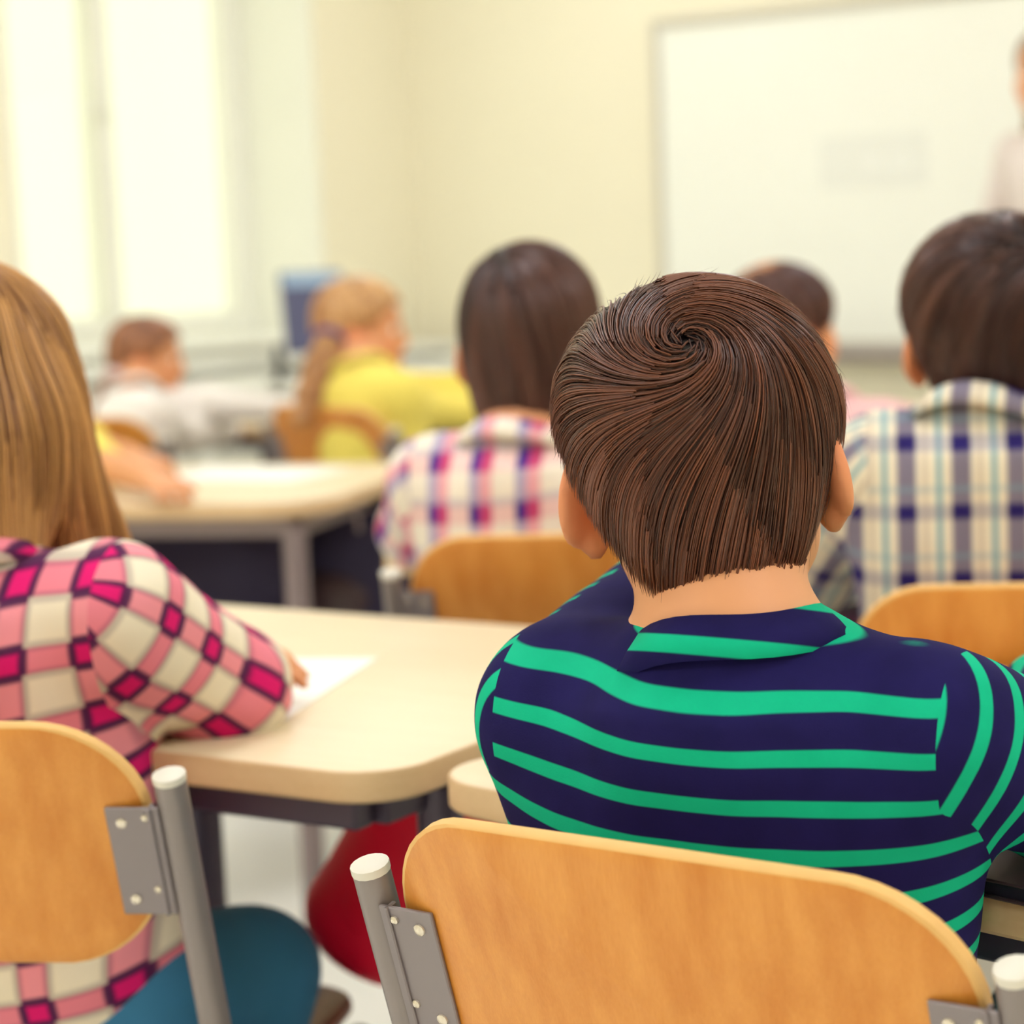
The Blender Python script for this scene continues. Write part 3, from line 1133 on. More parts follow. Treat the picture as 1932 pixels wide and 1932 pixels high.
def build_hair(root, style, Hc, Rh, s, cdark, clight, n, seed, crown=(-.004, -.072, .078), swirl=1.0, width=0.0009, curtain=None, vol=1.0, lift=.0034, fly=0, mess=.18, mfreq=70, tilt=0.0):
    """hair cap and strands; Hc head centre, Rh head rotation, s head scale (all in the person's frame)"""
    hp = lambda v: Hc + (Rh @ A(v, float)) * s
    S = Sdf()
    if style == 'short':
        S.add(EL(hp((0, -.010, .018)), A([.0835, .098, .080]) * s * vol, Rh), .02)
        S.add(EL(hp((0, -.036, -.042)), A([.060, .056, .066]) * s, Rh), .035)
    else:
        S.add(EL(hp((0, -.010, .024)), A([.080, .098, .084]) * s * vol, Rh), .02)
    if style == 'short':
        pass
    elif style == 'bob':
        S.add(EL(hp((0, -.026, -.055)), A([.070, .074, .090]) * s, Rh), .05)
    elif style == 'pony':
        S.add(EL(hp((0, -.040, -.03)), A([.058, .052, .045]) * s, Rh), .04)
    elif style == 'long':
        S.add(EL(hp((0, -.030, -.05)), A([.078, .070, .085]) * s, Rh), .05)
    if curtain:
        for a_, b_, ra, rb in curtain:
            S.add(RC(a_, b_, ra, rb), .05)
    xs, ys = HAIRLINE[style]

    def stop(p):
        q = (p - Hc) @ Rh / s
        hl = pw(q[..., 1], xs, ys)
        if style == 'long':
            hl = np.where(np.abs(q[..., 0]) > .06, np.minimum(hl, -.30 + q[..., 1]), hl)
        elif style == 'short':
            hl = hl + (8.0 * q[..., 0] ** 2 - tilt * q[..., 0]) * np.clip(-q[..., 1] / .04, 0, 1)
        elif style == 'bob':
            hl = hl + 6.0 * q[..., 0] ** 2
        return (hl + 0.002 * np.sin(q[..., 0] * 160 + seed) - q[..., 2]) * s
    S.cut(lambda p: stop(p) * 0.8, .030 if style == 'short' else .012)
    V, F_ = S.mesh(0.0045)
    shape = S.shape
    cap = mesh_obj('hair', V - 0.0, F_, M['hair'], root)
    base = A(cdark[:3]) * 0.9
    set_col(cap, np.repeat(base[None], len(V), 0))
    cr = hp(crown)
    zax = A([0, 0, 1.0])

    def flow(p, nn):
        r_ = p - cr
        dist = np.linalg.norm(r_, axis=1, keepdims=True)
        r_ = r_ - nn * (r_ * nn).sum(-1, keepdims=True)
        r_ /= np.linalg.norm(r_, axis=1, keepdims=True) + 1e-6
        tg = np.cross(r_, nn)
        al = swirl * np.exp(-dist / (0.07 * s))
        g = np.clip((dist / s - 0.02) / 0.08, 0, 1.4) * 0.9
        wv = mess * wob(p, mfreq, seed)[:, None]
        return r_ * (1 - 0.5 * al) + tg * (1.25 * al + wv) - zax * g
    long_ = style in ('long', 'bob')

    def mask(p):
        q = (p - Hc) @ Rh / s
        m_ = np.where(stop(p) < -0.012, 1.0, 0.0)
        return m_ * np.where(q[:, 2] > 0.02, 1.6, 1.0)
    P0 = sample_faces(V, F_, n, seed, mask)
    r_ = np.random.default_rng(seed + 1)
    ln = r_.uniform(.05, .11, n) * s if not long_ else r_.uniform(.08, .22, n) * s
    st = strand_mesh('hair_strands', shape, P0, flow, ln, cap, cdark, clight, width, stop, seed=seed,
                     npts=12 if long_ else 10, lift=(-.0008, lift), tipup=0.0012, crown=cr)
    if fly:
        P1 = sample_faces(V, F_, fly, seed + 4, mask)
        strand_mesh('flyaway_strands', shape, P1, flow, r_.uniform(.03, .07, fly) * s, cap, cdark, clight, width * .45, stop, seed=seed + 5, lift=(.001, .004), tipup=.008)
    # a few hairs per direction start right at the crown
    return cap, flow, shape, stop


def ponytail(root, pts, rad, cdark, clight, n, seed, width=0.001):
    S = Sdf()
    for i in range(len(pts) - 1):
        S.add(RC(pts[i], pts[i + 1], rad[i], rad[i + 1]), .015)
    V, F_ = S.mesh(0.0045)
    o = mesh_obj('ponytail', V, F_, M['hair'], root)
    set_col(o, np.repeat(A(cdark[:3])[None] * 0.9, len(V), 0))
    P = A(pts)
    seg = P[1:] - P[:-1]
    seg /= np.linalg.norm(seg, axis=1)[:, None]

    def flow(p, nn):
        d = np.stack([np.linalg.norm(p - (P[i] + P[i + 1]) / 2, axis=1) for i in range(len(seg))], 1)
        return seg[d.argmin(1)] + 0.15 * wob(p, 60, seed)[:, None]
    P0 = sample_faces(V, F_, n, seed)
    strand_mesh('hair_strands', S, P0, flow, np.random.default_rng(seed).uniform(.04, .14, n), o, cdark, clight, width, None, seed=seed, lift=(-.0005, .004))
    return o


def hand_prims(S, w, d, up, side, s):
    """palm and five curled fingers; w wrist, d pointing direction, up back of the hand, side +1 right hand"""
    d = A(d, float) / np.linalg.norm(d)
    up = A(up, float) - d * (A(up, float) @ d)
    up /= np.linalg.norm(up)
    lt = np.cross(d, up)                     # towards the right of the hand
    pc = w + d * .038 * s
    R_ = np.stack([lt, d, up], 1)
    S.add(EL(pc, A([.030, .040, .013]) * s, R_), .012)
    for i, (ox, ln) in enumerate(((-.022, .048), (-.0075, .056), (.0075, .052), (.021, .042))):
        a = w + (d * .066 + lt * ox) * s
        b = a + (d * ln * .5 - up * ln * .12 + lt * ox * .15) * s
        c = b + (d * ln * .42 - up * ln * .34) * s
        S.add(RC(a, b, .0072 * s, .0066 * s), .005)
        S.add(RC(b, c, .0066 * s, .0054 * s), .004)
    tx = -side
    a = w + (d * .022 + lt * tx * .022) * s
    b = a + (d * .028 + lt * tx * .020 - up * .006) * s
    c = b + (d * .024 + lt * tx * .004 - up * .006) * s
    S.add(RC(a, b, .0095 * s, .008 * s), .010)
    S.add(RC(b, c, .008 * s, .006 * s), .004)


def person(label, base, yaw, head, shoulders, shirt, trousers, hair, head_yaw=0, head_pitch=0, head_roll=0, s=1.0, hs=1.0,
           sh_w=0.27, sh_yaw=0, sh_roll=0, hip_z=0.51, elbows=None, wrists=None, hand_dir=None, knees=None, ankles=None, h=0.006,
           collar=None, uvfn=None, sleeve_r=(.050, .043, .034), bare=None, chest=1.0, collar_open=0.056, chain=None, wr=0.0022, pat_off=(0, 0), tw=(.138, .122, .128), seam_x=.012, nk_z=.040):
    """all positions in the person's own frame: x right, y forward, z up, origin on the floor below the hips"""
    root = empty('person', (base[0], base[1], 0), yaw)
    tag(root, label, 'person')
    Hc, shc = A(head, float), A(shoulders, float)
    Rh = Rz(-head_yaw) @ Rx(head_pitch) @ Ry(head_roll)
    hp = lambda v: Hc + (Rh @ A(v, float)) * hs
    Rs = Rz(-sh_yaw) @ Ry(sh_roll)
    hip = A([0, 0, hip_z])
    SH = {-1: shc + Rs @ A([-sh_w / 2, 0, 0]), 1: shc + Rs @ A([sh_w / 2, 0, 0])}
    elbows = elbows or {}
    wrists = wrists or {}
    EBW, WR = {}, {}
    for q in (-1, 1):
        EBW[q] = A(elbows.get(q, (q * .21, shc[1] + .16, .775)), float)
        WR[q] = A(wrists.get(q, (q * .05, shc[1] + .30, .765)), float)
    KN = {q: A((knees or {}).get(q, (q * .085, .34, hip_z - .02)), float) for q in (-1, 1)}
    AN = {q: A((ankles or {}).get(q, (q * .085, .33, .09)), float) for q in (-1, 1)}
    # ---- body: one continuous surface
    B = Sdf()
    B.add(EL(hp((0, -.012, .024)), A([.071, .090, .078]) * hs, Rh), .01)
    B.add(EL(hp((0, .028, -.035)), A([.057, .056, .068]) * hs, Rh), .03)
    B.add(EL(hp((0, .052, -.083)), A([.027, .026, .020]) * hs, Rh), .03)
    for q in (-1, 1):
        B.add(EL(hp((q * .034, .052, -.038)), A([.022, .022, .026]) * hs, Rh), .02)
        B.add(EL(hp((q * .034, .012, -.066)), A([.024, .034, .024]) * hs, Rh), .03)
    B.add(RC(hp((0, .078, .004)), hp((0, .092, -.030)), .006 * hs, .0105 * hs), .012)
    for q in (-1, 1):
        B.add(EL(hp((q * .010, .086, -.033)), A([.007, .008, .006]) * hs, Rh), .006)
        B.sub(EL(hp((q * .029, .084, -.002)), A([.015, .014, .010]) * hs, Rh), .012)
    B.add(EL(hp((0, .079, -.055)), A([.020, .009, .0045]) * hs, Rh), .006)
    B.add(EL(hp((0, .077, -.065)), A([.017, .009, .005]) * hs, Rh), .006)
    for q in (-1, 1):
        Re = Rh @ Rz(q * 24) @ Rx(-12) @ Ry(-q * 8)
        B.add(EL(hp((q * .0785, -.010, -.022)), A([.0085, .020, .034]) * hs, Re), .010)
        B.sub(EL(hp((q * .0865, .000, -.014)), A([.006, .012, .019]) * hs, Re), .005)
        B.add(EL(hp((q * .0745, -.004, -.053)), A([.0065, .009, .011]) * hs, Re), .008)
    nk = shc + A([0, -.005, nk_z])
    B.add(RC(hp((0, -.022, -.05)), nk, .047 * hs, .049 * s), .03)
    B.add(RC(SH[-1], SH[1], .034 * s, .034 * s), .03)
    up_ = shc - hip
    for f_, rx, ry, rz in ((.8, .115, .075, .12), (.42, .10, .072, .13), (0.06, .105, .08, .09)):
        B.add(EL(hip + up_ * f_, A([rx, ry, rz]) * s, Rs), .05)
    for q in (-1, 1):
        B.add(RC(SH[q], EBW[q], .034 * s, .029 * s), .02)
        B.add(RC(EBW[q], WR[q], .030 * s, .021 * s), .012)
        hd = A((hand_dir or {}).get(q, WR[q] - EBW[q]), float)
        hand_prims(B, WR[q], hd, (0, 0, 1), q, s)
        hj = hip + A([q * .075 * s, 0, 0])
        B.add(RC(hj, KN[q], .062 * s, .045 * s), .03)
        B.add(RC(KN[q], AN[q], .045 * s, .030 * s), .02)
        B.add(RC(AN[q], AN[q] + A([0, .09 * s, -.05]), .028 * s, .022 * s), .02)
    V, F_ = B.mesh(h)
    bo = mesh_obj('body', V, F_, M['skin'], root)
    q_ = (V - Hc) @ Rh / hs
    lips = np.exp(-(((q_ - A([0, .084, -.060])) / A([.018, .012, .009])) ** 2).sum(1))
    ear = np.exp(-(((np.abs(q_) * A([1, 0, 0]) + q_ * A([0, 1, 1]) - A([.082, -.008, -.022])) / A([.012, .024, .036])) ** 2).sum(1))
    chk = np.exp(-(((np.abs(q_) * A([1, 0, 0]) + q_ * A([0, 1, 1]) - A([.042, .06, -.035])) / A([.02, .03, .02])) ** 2).sum(1))
    at = bo.data.attributes.new('tint', 'FLOAT', 'POINT')
    at.data.foreach_set('value', np.clip(.8 * lips + .75 * ear + .35 * chk, 0, 1).astype(np.float32))
    # eyes and brows
    for q in (-1, 1):
        e = Sdf().add(EL(hp((q * .029, .066, -.002)), A([.0135, .0115, .0105]) * hs, Rh))
        eo = mesh_obj('eye', *e.mesh(.0025), M['eyewhite'], root)
        e = Sdf().add(EL(hp((q * .029, .0745, -.002)), A([.0058, .0042, .0058]) * hs, Rh))
        mesh_obj('iris', *e.mesh(.0016), M['iris'], eo)
        e = Sdf()
        e.add(RC(hp((q * .014, .080, .017)), hp((q * .030, .0775, .021)), .0026 * hs, .0026 * hs), .003)
        e.add(RC(hp((q * .030, .0775, .021)), hp((q * .046, .066, .015)), .0026 * hs, .0014 * hs), .003)
        bv = e.mesh(.0016)
        br = mesh_obj('eyebrow', *bv, M['hair'], root)
        set_col(br, np.repeat(A(hair['cdark'][:3])[None], len(bv[0]), 0))
    # ---- shirt
    ct = 1.0 * chest
    T = Sdf()
    for f_, rx, ry, rz in ((.78, tw[0], .098, .125), (.42, tw[1], .095, .14), (0.10, tw[2], .105, .10)):
        T.add(EL(hip + up_ * f_, A([rx, ry, rz]) * s * A([ct, 1, 1]), Rs), .06)
    T.add(RC(SH[-1] - A([0, 0, .006]), SH[1] - A([0, 0, .006]), .045 * s, .045 * s), .06)
    T.add(RC(shc + A([0, -.010, .002]), nk - A([0, 0, .014]), .080 * s, .056 * s), .03)
    SL = {}
    for q in (-1, 1):
        m_ = Sdf()
        m_.add(RC(SH[q], EBW[q], sleeve_r[0] * s, sleeve_r[1] * s), .01)
        we = WR[q] if bare is None or q not in bare else EBW[q] + (WR[q] - EBW[q]) * bare[q]
        m_.add(RC(EBW[q], we, sleeve_r[1] * s, (sleeve_r[2] + (0.006 if we is not WR[q] else 0)) * s), .02)
        SL[q] = m_
    W = Sdf()
    W.it = list(T.it)
    for q in (-1, 1):
        for pr, k, op in SL[q].it:
            W.add(pr, .022 if k < .015 else k)
    zh = hip_z - .075
    W.cut(lambda p: zh - p[..., 2], .01)
    V, F_ = W.mesh(h)
    N = grad(W, V, .006)
    V = V + N * (wr * wob(V * A([1, 1, .7]), 55, hair['seed']) + 0.6 * wr * wob(V, 110, hair['seed'] + 5))[:, None]
    so = mesh_obj('shirt', V, F_, shirt, root)
    # pattern coordinates
    upn = up_ / np.linalg.norm(up_)
    rtv = Rs[:, 0]
    fc = V[F_].mean(1)
    ut = (V - shc) @ rtv + pat_off[0]
    vt = (V - shc) @ upn + pat_off[1]
    vt = vt + 0.0028 * wob(V, 30, hair['seed'])
    uvt = np.stack([ut, vt], 1)
    set_uv(so, F_, uvt[F_])
    dT = T(V)
    uvs = np.zeros((len(V), 2))
    seam = np.full(len(V), -1.0)
    for q in (-1, 1):
        sv = np.minimum((V - shc) @ rtv * q - (sh_w / 2 + seam_x * s), dT + .014 - SL[q](V))
        a1 = EBW[q] - SH[q]
        L1 = np.linalg.norm(a1)
        a1 = a1 / L1
        a2 = WR[q] - EBW[q]
        a2 = a2 / np.linalg.norm(a2)
        d1, d2 = SL[q].it[0][0](V), SL[q].it[1][0](V)
        t1, t2 = (V - SH[q]) @ a1, L1 + (V - EBW[q]) @ a2
        w1 = np.clip(.5 + (d2 - d1) / .03, 0, 1)
        al = t1 * w1 + t2 * (1 - w1)
        y_ = np.cross(a1, A([0, 0, 1.0]))
        y_ /= np.linalg.norm(y_)
        z_ = np.cross(y_, a1)
        rel = V - SH[q]
        an = np.arctan2(rel @ y_, rel @ z_) * sleeve_r[0] * s
        side = ((V - shc) @ rtv * q) > 0
        uvs[side] = np.stack([an, al + .017], 1)[side]
        seam[side] = sv[side]
    set_uv(so, F_, uvs[F_], 'pat_sleeve')
    at = so.data.attributes.new('seam', 'FLOAT', 'POINT')
    at.data.foreach_set('value', seam.astype(np.float32))
    # ---- collar
    if collar:
        cm, hh, rr = collar
        nt = 36
        prof = [(-.002, -.016), (0.001, hh), (0.007, hh + .002), (.011 + rr * .6, hh * .5), (.015 + rr, -.002), (.010 + rr, -.008)]
        ring = []
        axd = hp((0, -.022, -.05)) - nk
        axd /= np.linalg.norm(axd)
        axd = axd * .55 + A([0, 0, 1.0]) * .45
        axd /= np.linalg.norm(axd)
        xx = Rs[:, 0] - axd * (Rs[:, 0] @ axd)
        xx /= np.linalg.norm(xx)
        yy = np.cross(axd, xx)
        cc = nk + A([0, 0, -.004])
        for pr, pz in prof:
            for i in range(nt):
                a = 2 * math.pi * i / nt
                rad = (collar_open * s + pr)
                front = max(0, math.sin(a))
                ring.append(cc + xx * math.cos(a) * rad * 1.02 + yy * math.sin(a) * rad * .95 + axd * (pz - .016 * front + .003 * math.sin(3 * a + 1)))
        Fc = [(k * nt + i, k * nt + (i + 1) % nt, (k + 1) * nt + (i + 1) % nt, (k + 1) * nt + i) for k in range(len(prof) - 1) for i in range(nt)]
        Fc = A(Fc)
        co = mesh_obj('collar', A(ring), Fc, cm, so)
        RV = A(ring)
        uvc = np.stack([(RV - cc) @ xx + .0, (RV - cc) @ (axd * .8 + xx * .2) + .004], 1)
        set_uv(co, Fc, uvc[Fc])
    # ---- trousers and shoes
    P = Sdf()
    P.add(EL(hip + A([0, 0, -.005]), A([.118, .10, .085]) * s), .02)
    for q in (-1, 1):
        hj = hip + A([q * .07 * s, 0, 0])
        P.add(RC(hj, KN[q], .074 * s, .056 * s), .03)
        P.add(RC(KN[q], AN[q] + A([0, 0, .0]), .056 * s, .045 * s), .02)
    V, F_ = P.mesh(max(h, .007))
    V = V + grad(P, V, .006) * (.002 * wob(V, 60, 4))[:, None]
    mesh_obj('trousers', V, F_, trousers, root)
    for q in (-1, 1):
        f0 = AN[q]
        H_ = Sdf()
        H_.add(EL((f0[0], f0[1] + .01, .055), A([.036, .05, .045]) * s), .02)
        H_.add(EL((f0[0], f0[1] + .09, .034), A([.038, .07, .030]) * s), .03)
        H_.cut(lambda p: .014 - p[..., 2], .004)
        sh = mesh_obj('shoe', *H_.mesh(.007), M['shoe'], root)
        sol = MB()
        plate(sol, [(f0[0] + .040 * s * math.cos(a), f0[1] + .055 + .105 * s * math.sin(a)) for a in np.linspace(0, 2 * math.pi, 24, endpoint=False)], 0.0, .018, .003, 0, 0)
        sol.build('sole', M['sole'], sh, True)
    # ---- hair
    hk = dict(hair)
    tail = hk.pop('tail', None)
    tie = hk.pop('tie', None)
    cap, flow, shape, stop = build_hair(root, hk.pop('style'), Hc, Rh, hs, hk.pop('cdark'), hk.pop('clight'), hk.pop('n'), hk.pop('seed'), **hk)
    if tail:
        ponytail(root, tail[0], tail[1], hair['cdark'], hair['clight'], tail[2], hair['seed'] + 9)
        if tie is not None:
            e = Sdf()
            c0, dd = A(tail[0][0], float), A(tail[0][1], float) - A(tail[0][0], float)
            dd /= np.linalg.norm(dd)
            x_ = np.cross(dd, A([0, 0, 1.0]))
            x_ /= np.linalg.norm(x_)
            z_ = np.cross(dd, x_)
            rr = tail[1][0] + .004
            ps = [c0 + dd * .01 + (x_ * math.cos(a) + z_ * math.sin(a)) * rr for a in np.linspace(0, 2 * math.pi, 11)]
            for i in range(10):
                e.add(RC(ps[i], ps[i + 1], .009, .009), .004)
            mesh_obj('hair_tie', *e.mesh(.004), tie, root)
    return root, dict(flow=flow, shape=shape, stop=stop, cap=cap, Rh=Rh, Hc=Hc, hs=hs)


def local(base, yaw):
    t_ = math.radians(yaw)
    R_, F_ = A([math.cos(t_), -math.sin(t_), 0]), A([math.sin(t_), math.cos(t_), 0])
    b = A([base[0], base[1], 0])
    return lambda P: A([(A(P) - b) @ R_, (A(P) - b) @ F_, P[2]])


BROWN_D, BROWN_L = srgb(52, 28, 34), srgb(150, 96, 62)

# ------------------------------------------------------------------ the child in the striped jumper
yb = 24
base = C_boy[:2] + A([-.085, -.058])
L = local(base, yb)
hd = L(dep(1328, 838, 1.30))
shb = L(dep(1397, 1350, 1.255))
boy, bi = person('child with short brown hair in a navy and green striped jumper, seen from behind', base, yb, hd, shb,
             M['stripes'], M['jeans'], dict(style='short', cdark=srgb(22, 10, 15), clight=srgb(130, 74, 48), tilt=.8, n=12000, seed=11, crown=(.013, -.088, .055), swirl=1.45, width=.00052, mess=.42, mfreq=38,
                                            vol=1.0, lift=.0075, fly=420),
             head_yaw=-15, head_pitch=-4, head_roll=-6, hs=.985, sh_w=.242, hip_z=.52, sh_yaw=0, sh_roll=0,
             elbows={1: L(dep(2035, 1475, 1.28)), -1: shb + A([-.13, .22, .035])},
             wrists={1: L(dep(1985, 1330, 1.50)), -1: shb + A([-.07, .36, -.13])}, h=.004, collar=(M['stripes'], .017, .008), collar_open=.050, wr=.0018,
             tw=(.146, .136, .126), seam_x=.018, nk_z=.040, sleeve_r=(.046, .050, .040))

# ------------------------------------------------------------------ pink plaid girl
yp = 10
base = C_pink[:2] + A([.0, -.02])
L = local(base, yp)
hd = L(dep(-62, 742, 1.74))
shb = L(dep(-95, 1162, 1.68))
kR = L(onz(470, 1838, .50))
cur = [(hd + A([.05, .0, -.03]), hd + A([.085, .04, -.15]), .042, .030), (hd + A([-.03, -.07, -.05]), hd + A([-.02, -.07, -.24]), .05, .04),
       (hd + A([.03, -.06, -.05]), hd + A([.062, -.085, -.19]), .05, .030), (hd + A([.0, -.07, -.08]), shb + A([.03, -.125, -.03]), .05, .022), (hd + A([-.06, 0, -.03]), hd + A([-.10, .03, -.2]), .045, .035)]
person('child with long fair hair in a pink and cream plaid shirt at the left edge', base, yp, hd, shb, M['pinkplaid'], M['jeans'],
       dict(style='long', cdark=srgb(108, 54, 28), clight=srgb(255, 194, 118), n=5600, seed=23, crown=(0, -.03, .105), swirl=.1, width=.0008, curtain=cur),
       head_yaw=18, head_pitch=-10, hs=1.0, sh_w=.27, hip_z=.52,
       elbows={1: L(dep(428, 1298, 1.77)), -1: shb + A([-.25, .22, -.10])},
       wrists={1: L(dep(330, 1300, 1.86)), -1: L(dep(330, 1232, 1.86))}, hand_dir={-1: (1, -.1, .0), 1: (-1, .2, 0)},
       knees={1: kR, -1: (-.12, .33, .50)}, ankles={1: (kR[0] - .03, kR[1] - .08, .09), -1: (-.1, .3, .09)}, h=.005, collar=(M['pinkplaid'], .018, .012),
       sleeve_r=(.058, .050, .042), wr=.003)

# ------------------------------------------------------------------ purple plaid child
yu = 8
base = A([-.265, 2.50])
L = local(base, yu)
hd = L(dep(1003, 632, 2.56))
shb = L(dep(990, 897, 2.52))
person('child with brown bobbed hair in a purple and pink plaid shirt', base, yu, hd, shb, M['purpleplaid'], M['darktrousers'],
       dict(style='bob', cdark=srgb(40, 20, 25), clight=srgb(110, 68, 54), n=3600, seed=31, crown=(-.028, -.05, .095), swirl=.1, width=.0011, vol=1.02),
       head_yaw=-8, head_pitch=0, hs=1.0, sh_w=.225, hip_z=.52, h=.006, collar=(M['purpleplaid'], .018, .010),
       elbows={-1: (-.20, .13, .77), 1: (.2, .15, .77)}, wrists={-1: (-.06, .30, .765), 1: (.05, .30, .765)})

# ------------------------------------------------------------------ blue plaid child
yv = 4
base = A([.225, 2.10])
L = local(base, yv)
hd = L(dep(1876, 606, 2.14))
shb = L(dep(1862, 868, 2.10))
person('child with tousled brown hair in a blue and cream plaid shirt at the right edge', base, yv, hd, shb, M['blueplaid'], M['darktrousers'],
       dict(style='short', cdark=srgb(42, 22, 27), clight=srgb(114, 70, 54), lift=.006, fly=300, n=4200, seed=41, crown=(.02, -.066, .076), swirl=1.2, width=.0010, vol=1.05),
       head_yaw=-4, head_pitch=0, hs=1.03, sh_w=.21, hip_z=.52, h=.006, collar=(M['blueplaid'], .018, .010),
       elbows={-1: (-.19, .10, .77), 1: (.2, .16, .77)}, wrists={-1: (-.08, .27, .765), 1: (.05, .32, .765)}, chest=1.02)

# ------------------------------------------------------------------ yellow cardigan girl
yy_ = 48
base = A([-.79, 4.36])
L = local(base, yy_)
hd = L(dep(684, 618, 4.55))
shb = L(dep(688, 742, 4.42))
tl = [L(dep(622, 632, 4.45)), L(dep(606, 690, 4.40)), L(dep(588, 745, 4.37)), L(dep(566, 790, 4.34))]
person('child with fair ponytail in a yellow cardigan turned to the right', base, yy_, hd, shb, M['yellow'], M['darktrousers'],
       dict(style='pony', cdark=srgb(176, 112, 64), clight=srgb(252, 208, 146), n=2200, seed=53, crown=(0, -.03, .10), swirl=.1, width=.0016,
            tail=(tl, [.022, .030, .028, .014], 700), tie=M['tie']),
       head_yaw=38, head_pitch=-4, hs=.98, sh_w=.25, hip_z=.55, h=.007, collar=(M['yellow'], .012, .006), sleeve_r=(.050, .044, .038),
       elbows={1: L(dep(790, 772, 4.45)), -1: (-.13, .30, .80)}, wrists={1: L(dep(890, 782, 4.62)), -1: (-.02, .42, .77)})

# ------------------------------------------------------------------ white knit girl
yw_ = 62
base = A([-1.40, 4.50])
L = local(base, yw_)
hd = L(dep(280, 672, 4.75))
shb = L(dep(262, 776, 4.64))
tl = [L(dep(222, 706, 4.66)), L(dep(205, 735, 4.63)), L(dep(188, 772, 4.61)), L(dep(178, 800, 4.60))]
person('child with brown ponytail in a white top by the window', base, yw_, hd, shb, M['whiteknit'], M['darktrousers'],
       dict(style='pony', cdark=srgb(120, 74, 56), clight=srgb(200, 140, 96), n=1600, seed=61, crown=(0, -.03, .10), swirl=.1, width=.0017,
            tail=(tl, [.014, .016, .013, .007], 300), tie=M['tiew']),
       head_yaw=22, head_pitch=-6, hs=.82, s=.88, sh_w=.22, hip_z=.52, h=.007, collar=(M['whiteknit'], .010, .006),
       elbows={1: L(dep(345, 822, 4.66)), -1: (-.12, .25, .79)}, wrists={1: L(dep(430, 815, 4.80)), -1: (-.02, .42, .77)})

# ------------------------------------------------------------------ dark haired child in pale pink
yg = 26
base = A([.075, 3.28])
L = local(base, yg)
hd = L(dep(1478, 612, 3.36))
shb = L(dep(1530, 815, 3.32))
person('dark haired child in pale pink, mostly hidden behind the striped jumper child', base, yg, hd, shb, M['palepink'], M['darktrousers'],
       dict(style='short', cdark=srgb(48, 26, 32), clight=srgb(112, 68, 54), n=2200, seed=71, width=.0014, swirl=.8),
       head_yaw=26, head_pitch=0, hs=.98, sh_w=.25, hip_z=.52, h=.007, collar=(M['palepink'], .014, .008))

# ------------------------------------------------------------------ child whose forearm lies on the table
yh_ = 96
base = A([-1.52, 3.62])
L = local(base, yh_)
person('child in a yellow top at the left edge with a bare forearm on the table', base, yh_, (0, .06, 1.0), (0, .04, .85), M['yellow'], M['darktrousers'],
       dict(style='short', cdark=srgb(100, 60, 40), clight=srgb(180, 120, 76), n=1200, seed=83, width=.0016, swirl=.8),
       hs=.98, sh_w=.25, hip_z=.52, h=.007, bare={1: .18, -1: .18}, collar=(M['yellow'], .012, .006),
       elbows={1: L(onz(168, 868, .775)), -1: L(onz(150, 838, .775))}, wrists={1: L(onz(282, 905, .762)), -1: L(onz(250, 862, .762))},
       knees={1: (.1, .34, .50), -1: (-.08, .36, .5)}, ankles={1: (.08, .38, .09), -1: (-.06, .36, .09)})

# ------------------------------------------------------------------ teacher
yt = 236
base = A(dep(1992, 140, 5.62)[:2])
L = local(base, yt)
hc = 1.535
cur = [(A([q * .06, -.02, hc - .03]), A([q * .085, .0, hc - .22]), .04, .03) for q in (-1, 1)] + [(A([0, -.07, hc - .05]), A([0, -.08, hc - .26]), .06, .05)]
person('adult standing in front of the whiteboard in a pale blouse, cut by the right edge', base, yt, (0, .02, hc), (0, 0, 1.33), M['palegrey'], M['darktrousers'],
       dict(style='long', cdark=srgb(120, 76, 46), clight=srgb(214, 160, 100), n=1600, seed=97, width=.0016, swirl=.1, crown=(0, -.03, .1), curtain=cur),
       hs=1.06, s=1.12, sh_w=.33, hip_z=.90, h=.008, collar=(M['palegrey'], .018, .010),
       elbows={1: (.25, .02, 1.08), -1: (-.25, .02, 1.08)}, wrists={1: (.20, .16, .96), -1: (-.20, .16, .96)},
       knees={1: (.09, .01, .50), -1: (-.09, .01, .50)}, ankles={1: (.09, -.02, .09), -1: (-.09, -.02, .09)})

# ------------------------------------------------------------------ papers and small things
def sheet(name, label, cat, c, yaw, wx, wy, z=.731, th=.0008, mat='paper', curl=0.0):
    V, nx, ny = [], 6, 8
    for top in (0, 1):
        for i in range(nx + 1):
            for j in range(ny + 1):
                u_, v_ = i / nx - .5, j / ny - .5
                V.append((u_ * wx, v_ * wy, top * th + curl * max(0, u_ + v_ - .55) ** 1.5))
    m_ = (nx + 1) * (ny + 1)
    F_ = []
    for i in range(nx):
        for j in range(ny):
            a = i * (ny + 1) + j
            q = (a, a + 1, a + ny + 2, a + ny + 1)
            F_ += [q, tuple(x + m_ for x in q[::-1])]
    bd = [i * (ny + 1) for i in range(nx + 1)] + [nx * (ny + 1) + j for j in range(1, ny + 1)] + \
         [i * (ny + 1) + ny for i in range(nx - 1, -1, -1)] + [j for j in range(ny - 1, 0, -1)]
    for a, b in zip(bd, bd[1:] + bd[:1]):
        F_.append((a, b, b + m_, a + m_))
    o = mesh_obj(name, V, F_, M[mat], None, False)
    bm_fix(o)
    o.location = (c[0], c[1], z)
    o.rotation_euler = (0, 0, -math.radians(yaw))
    return tag(o, label, cat)


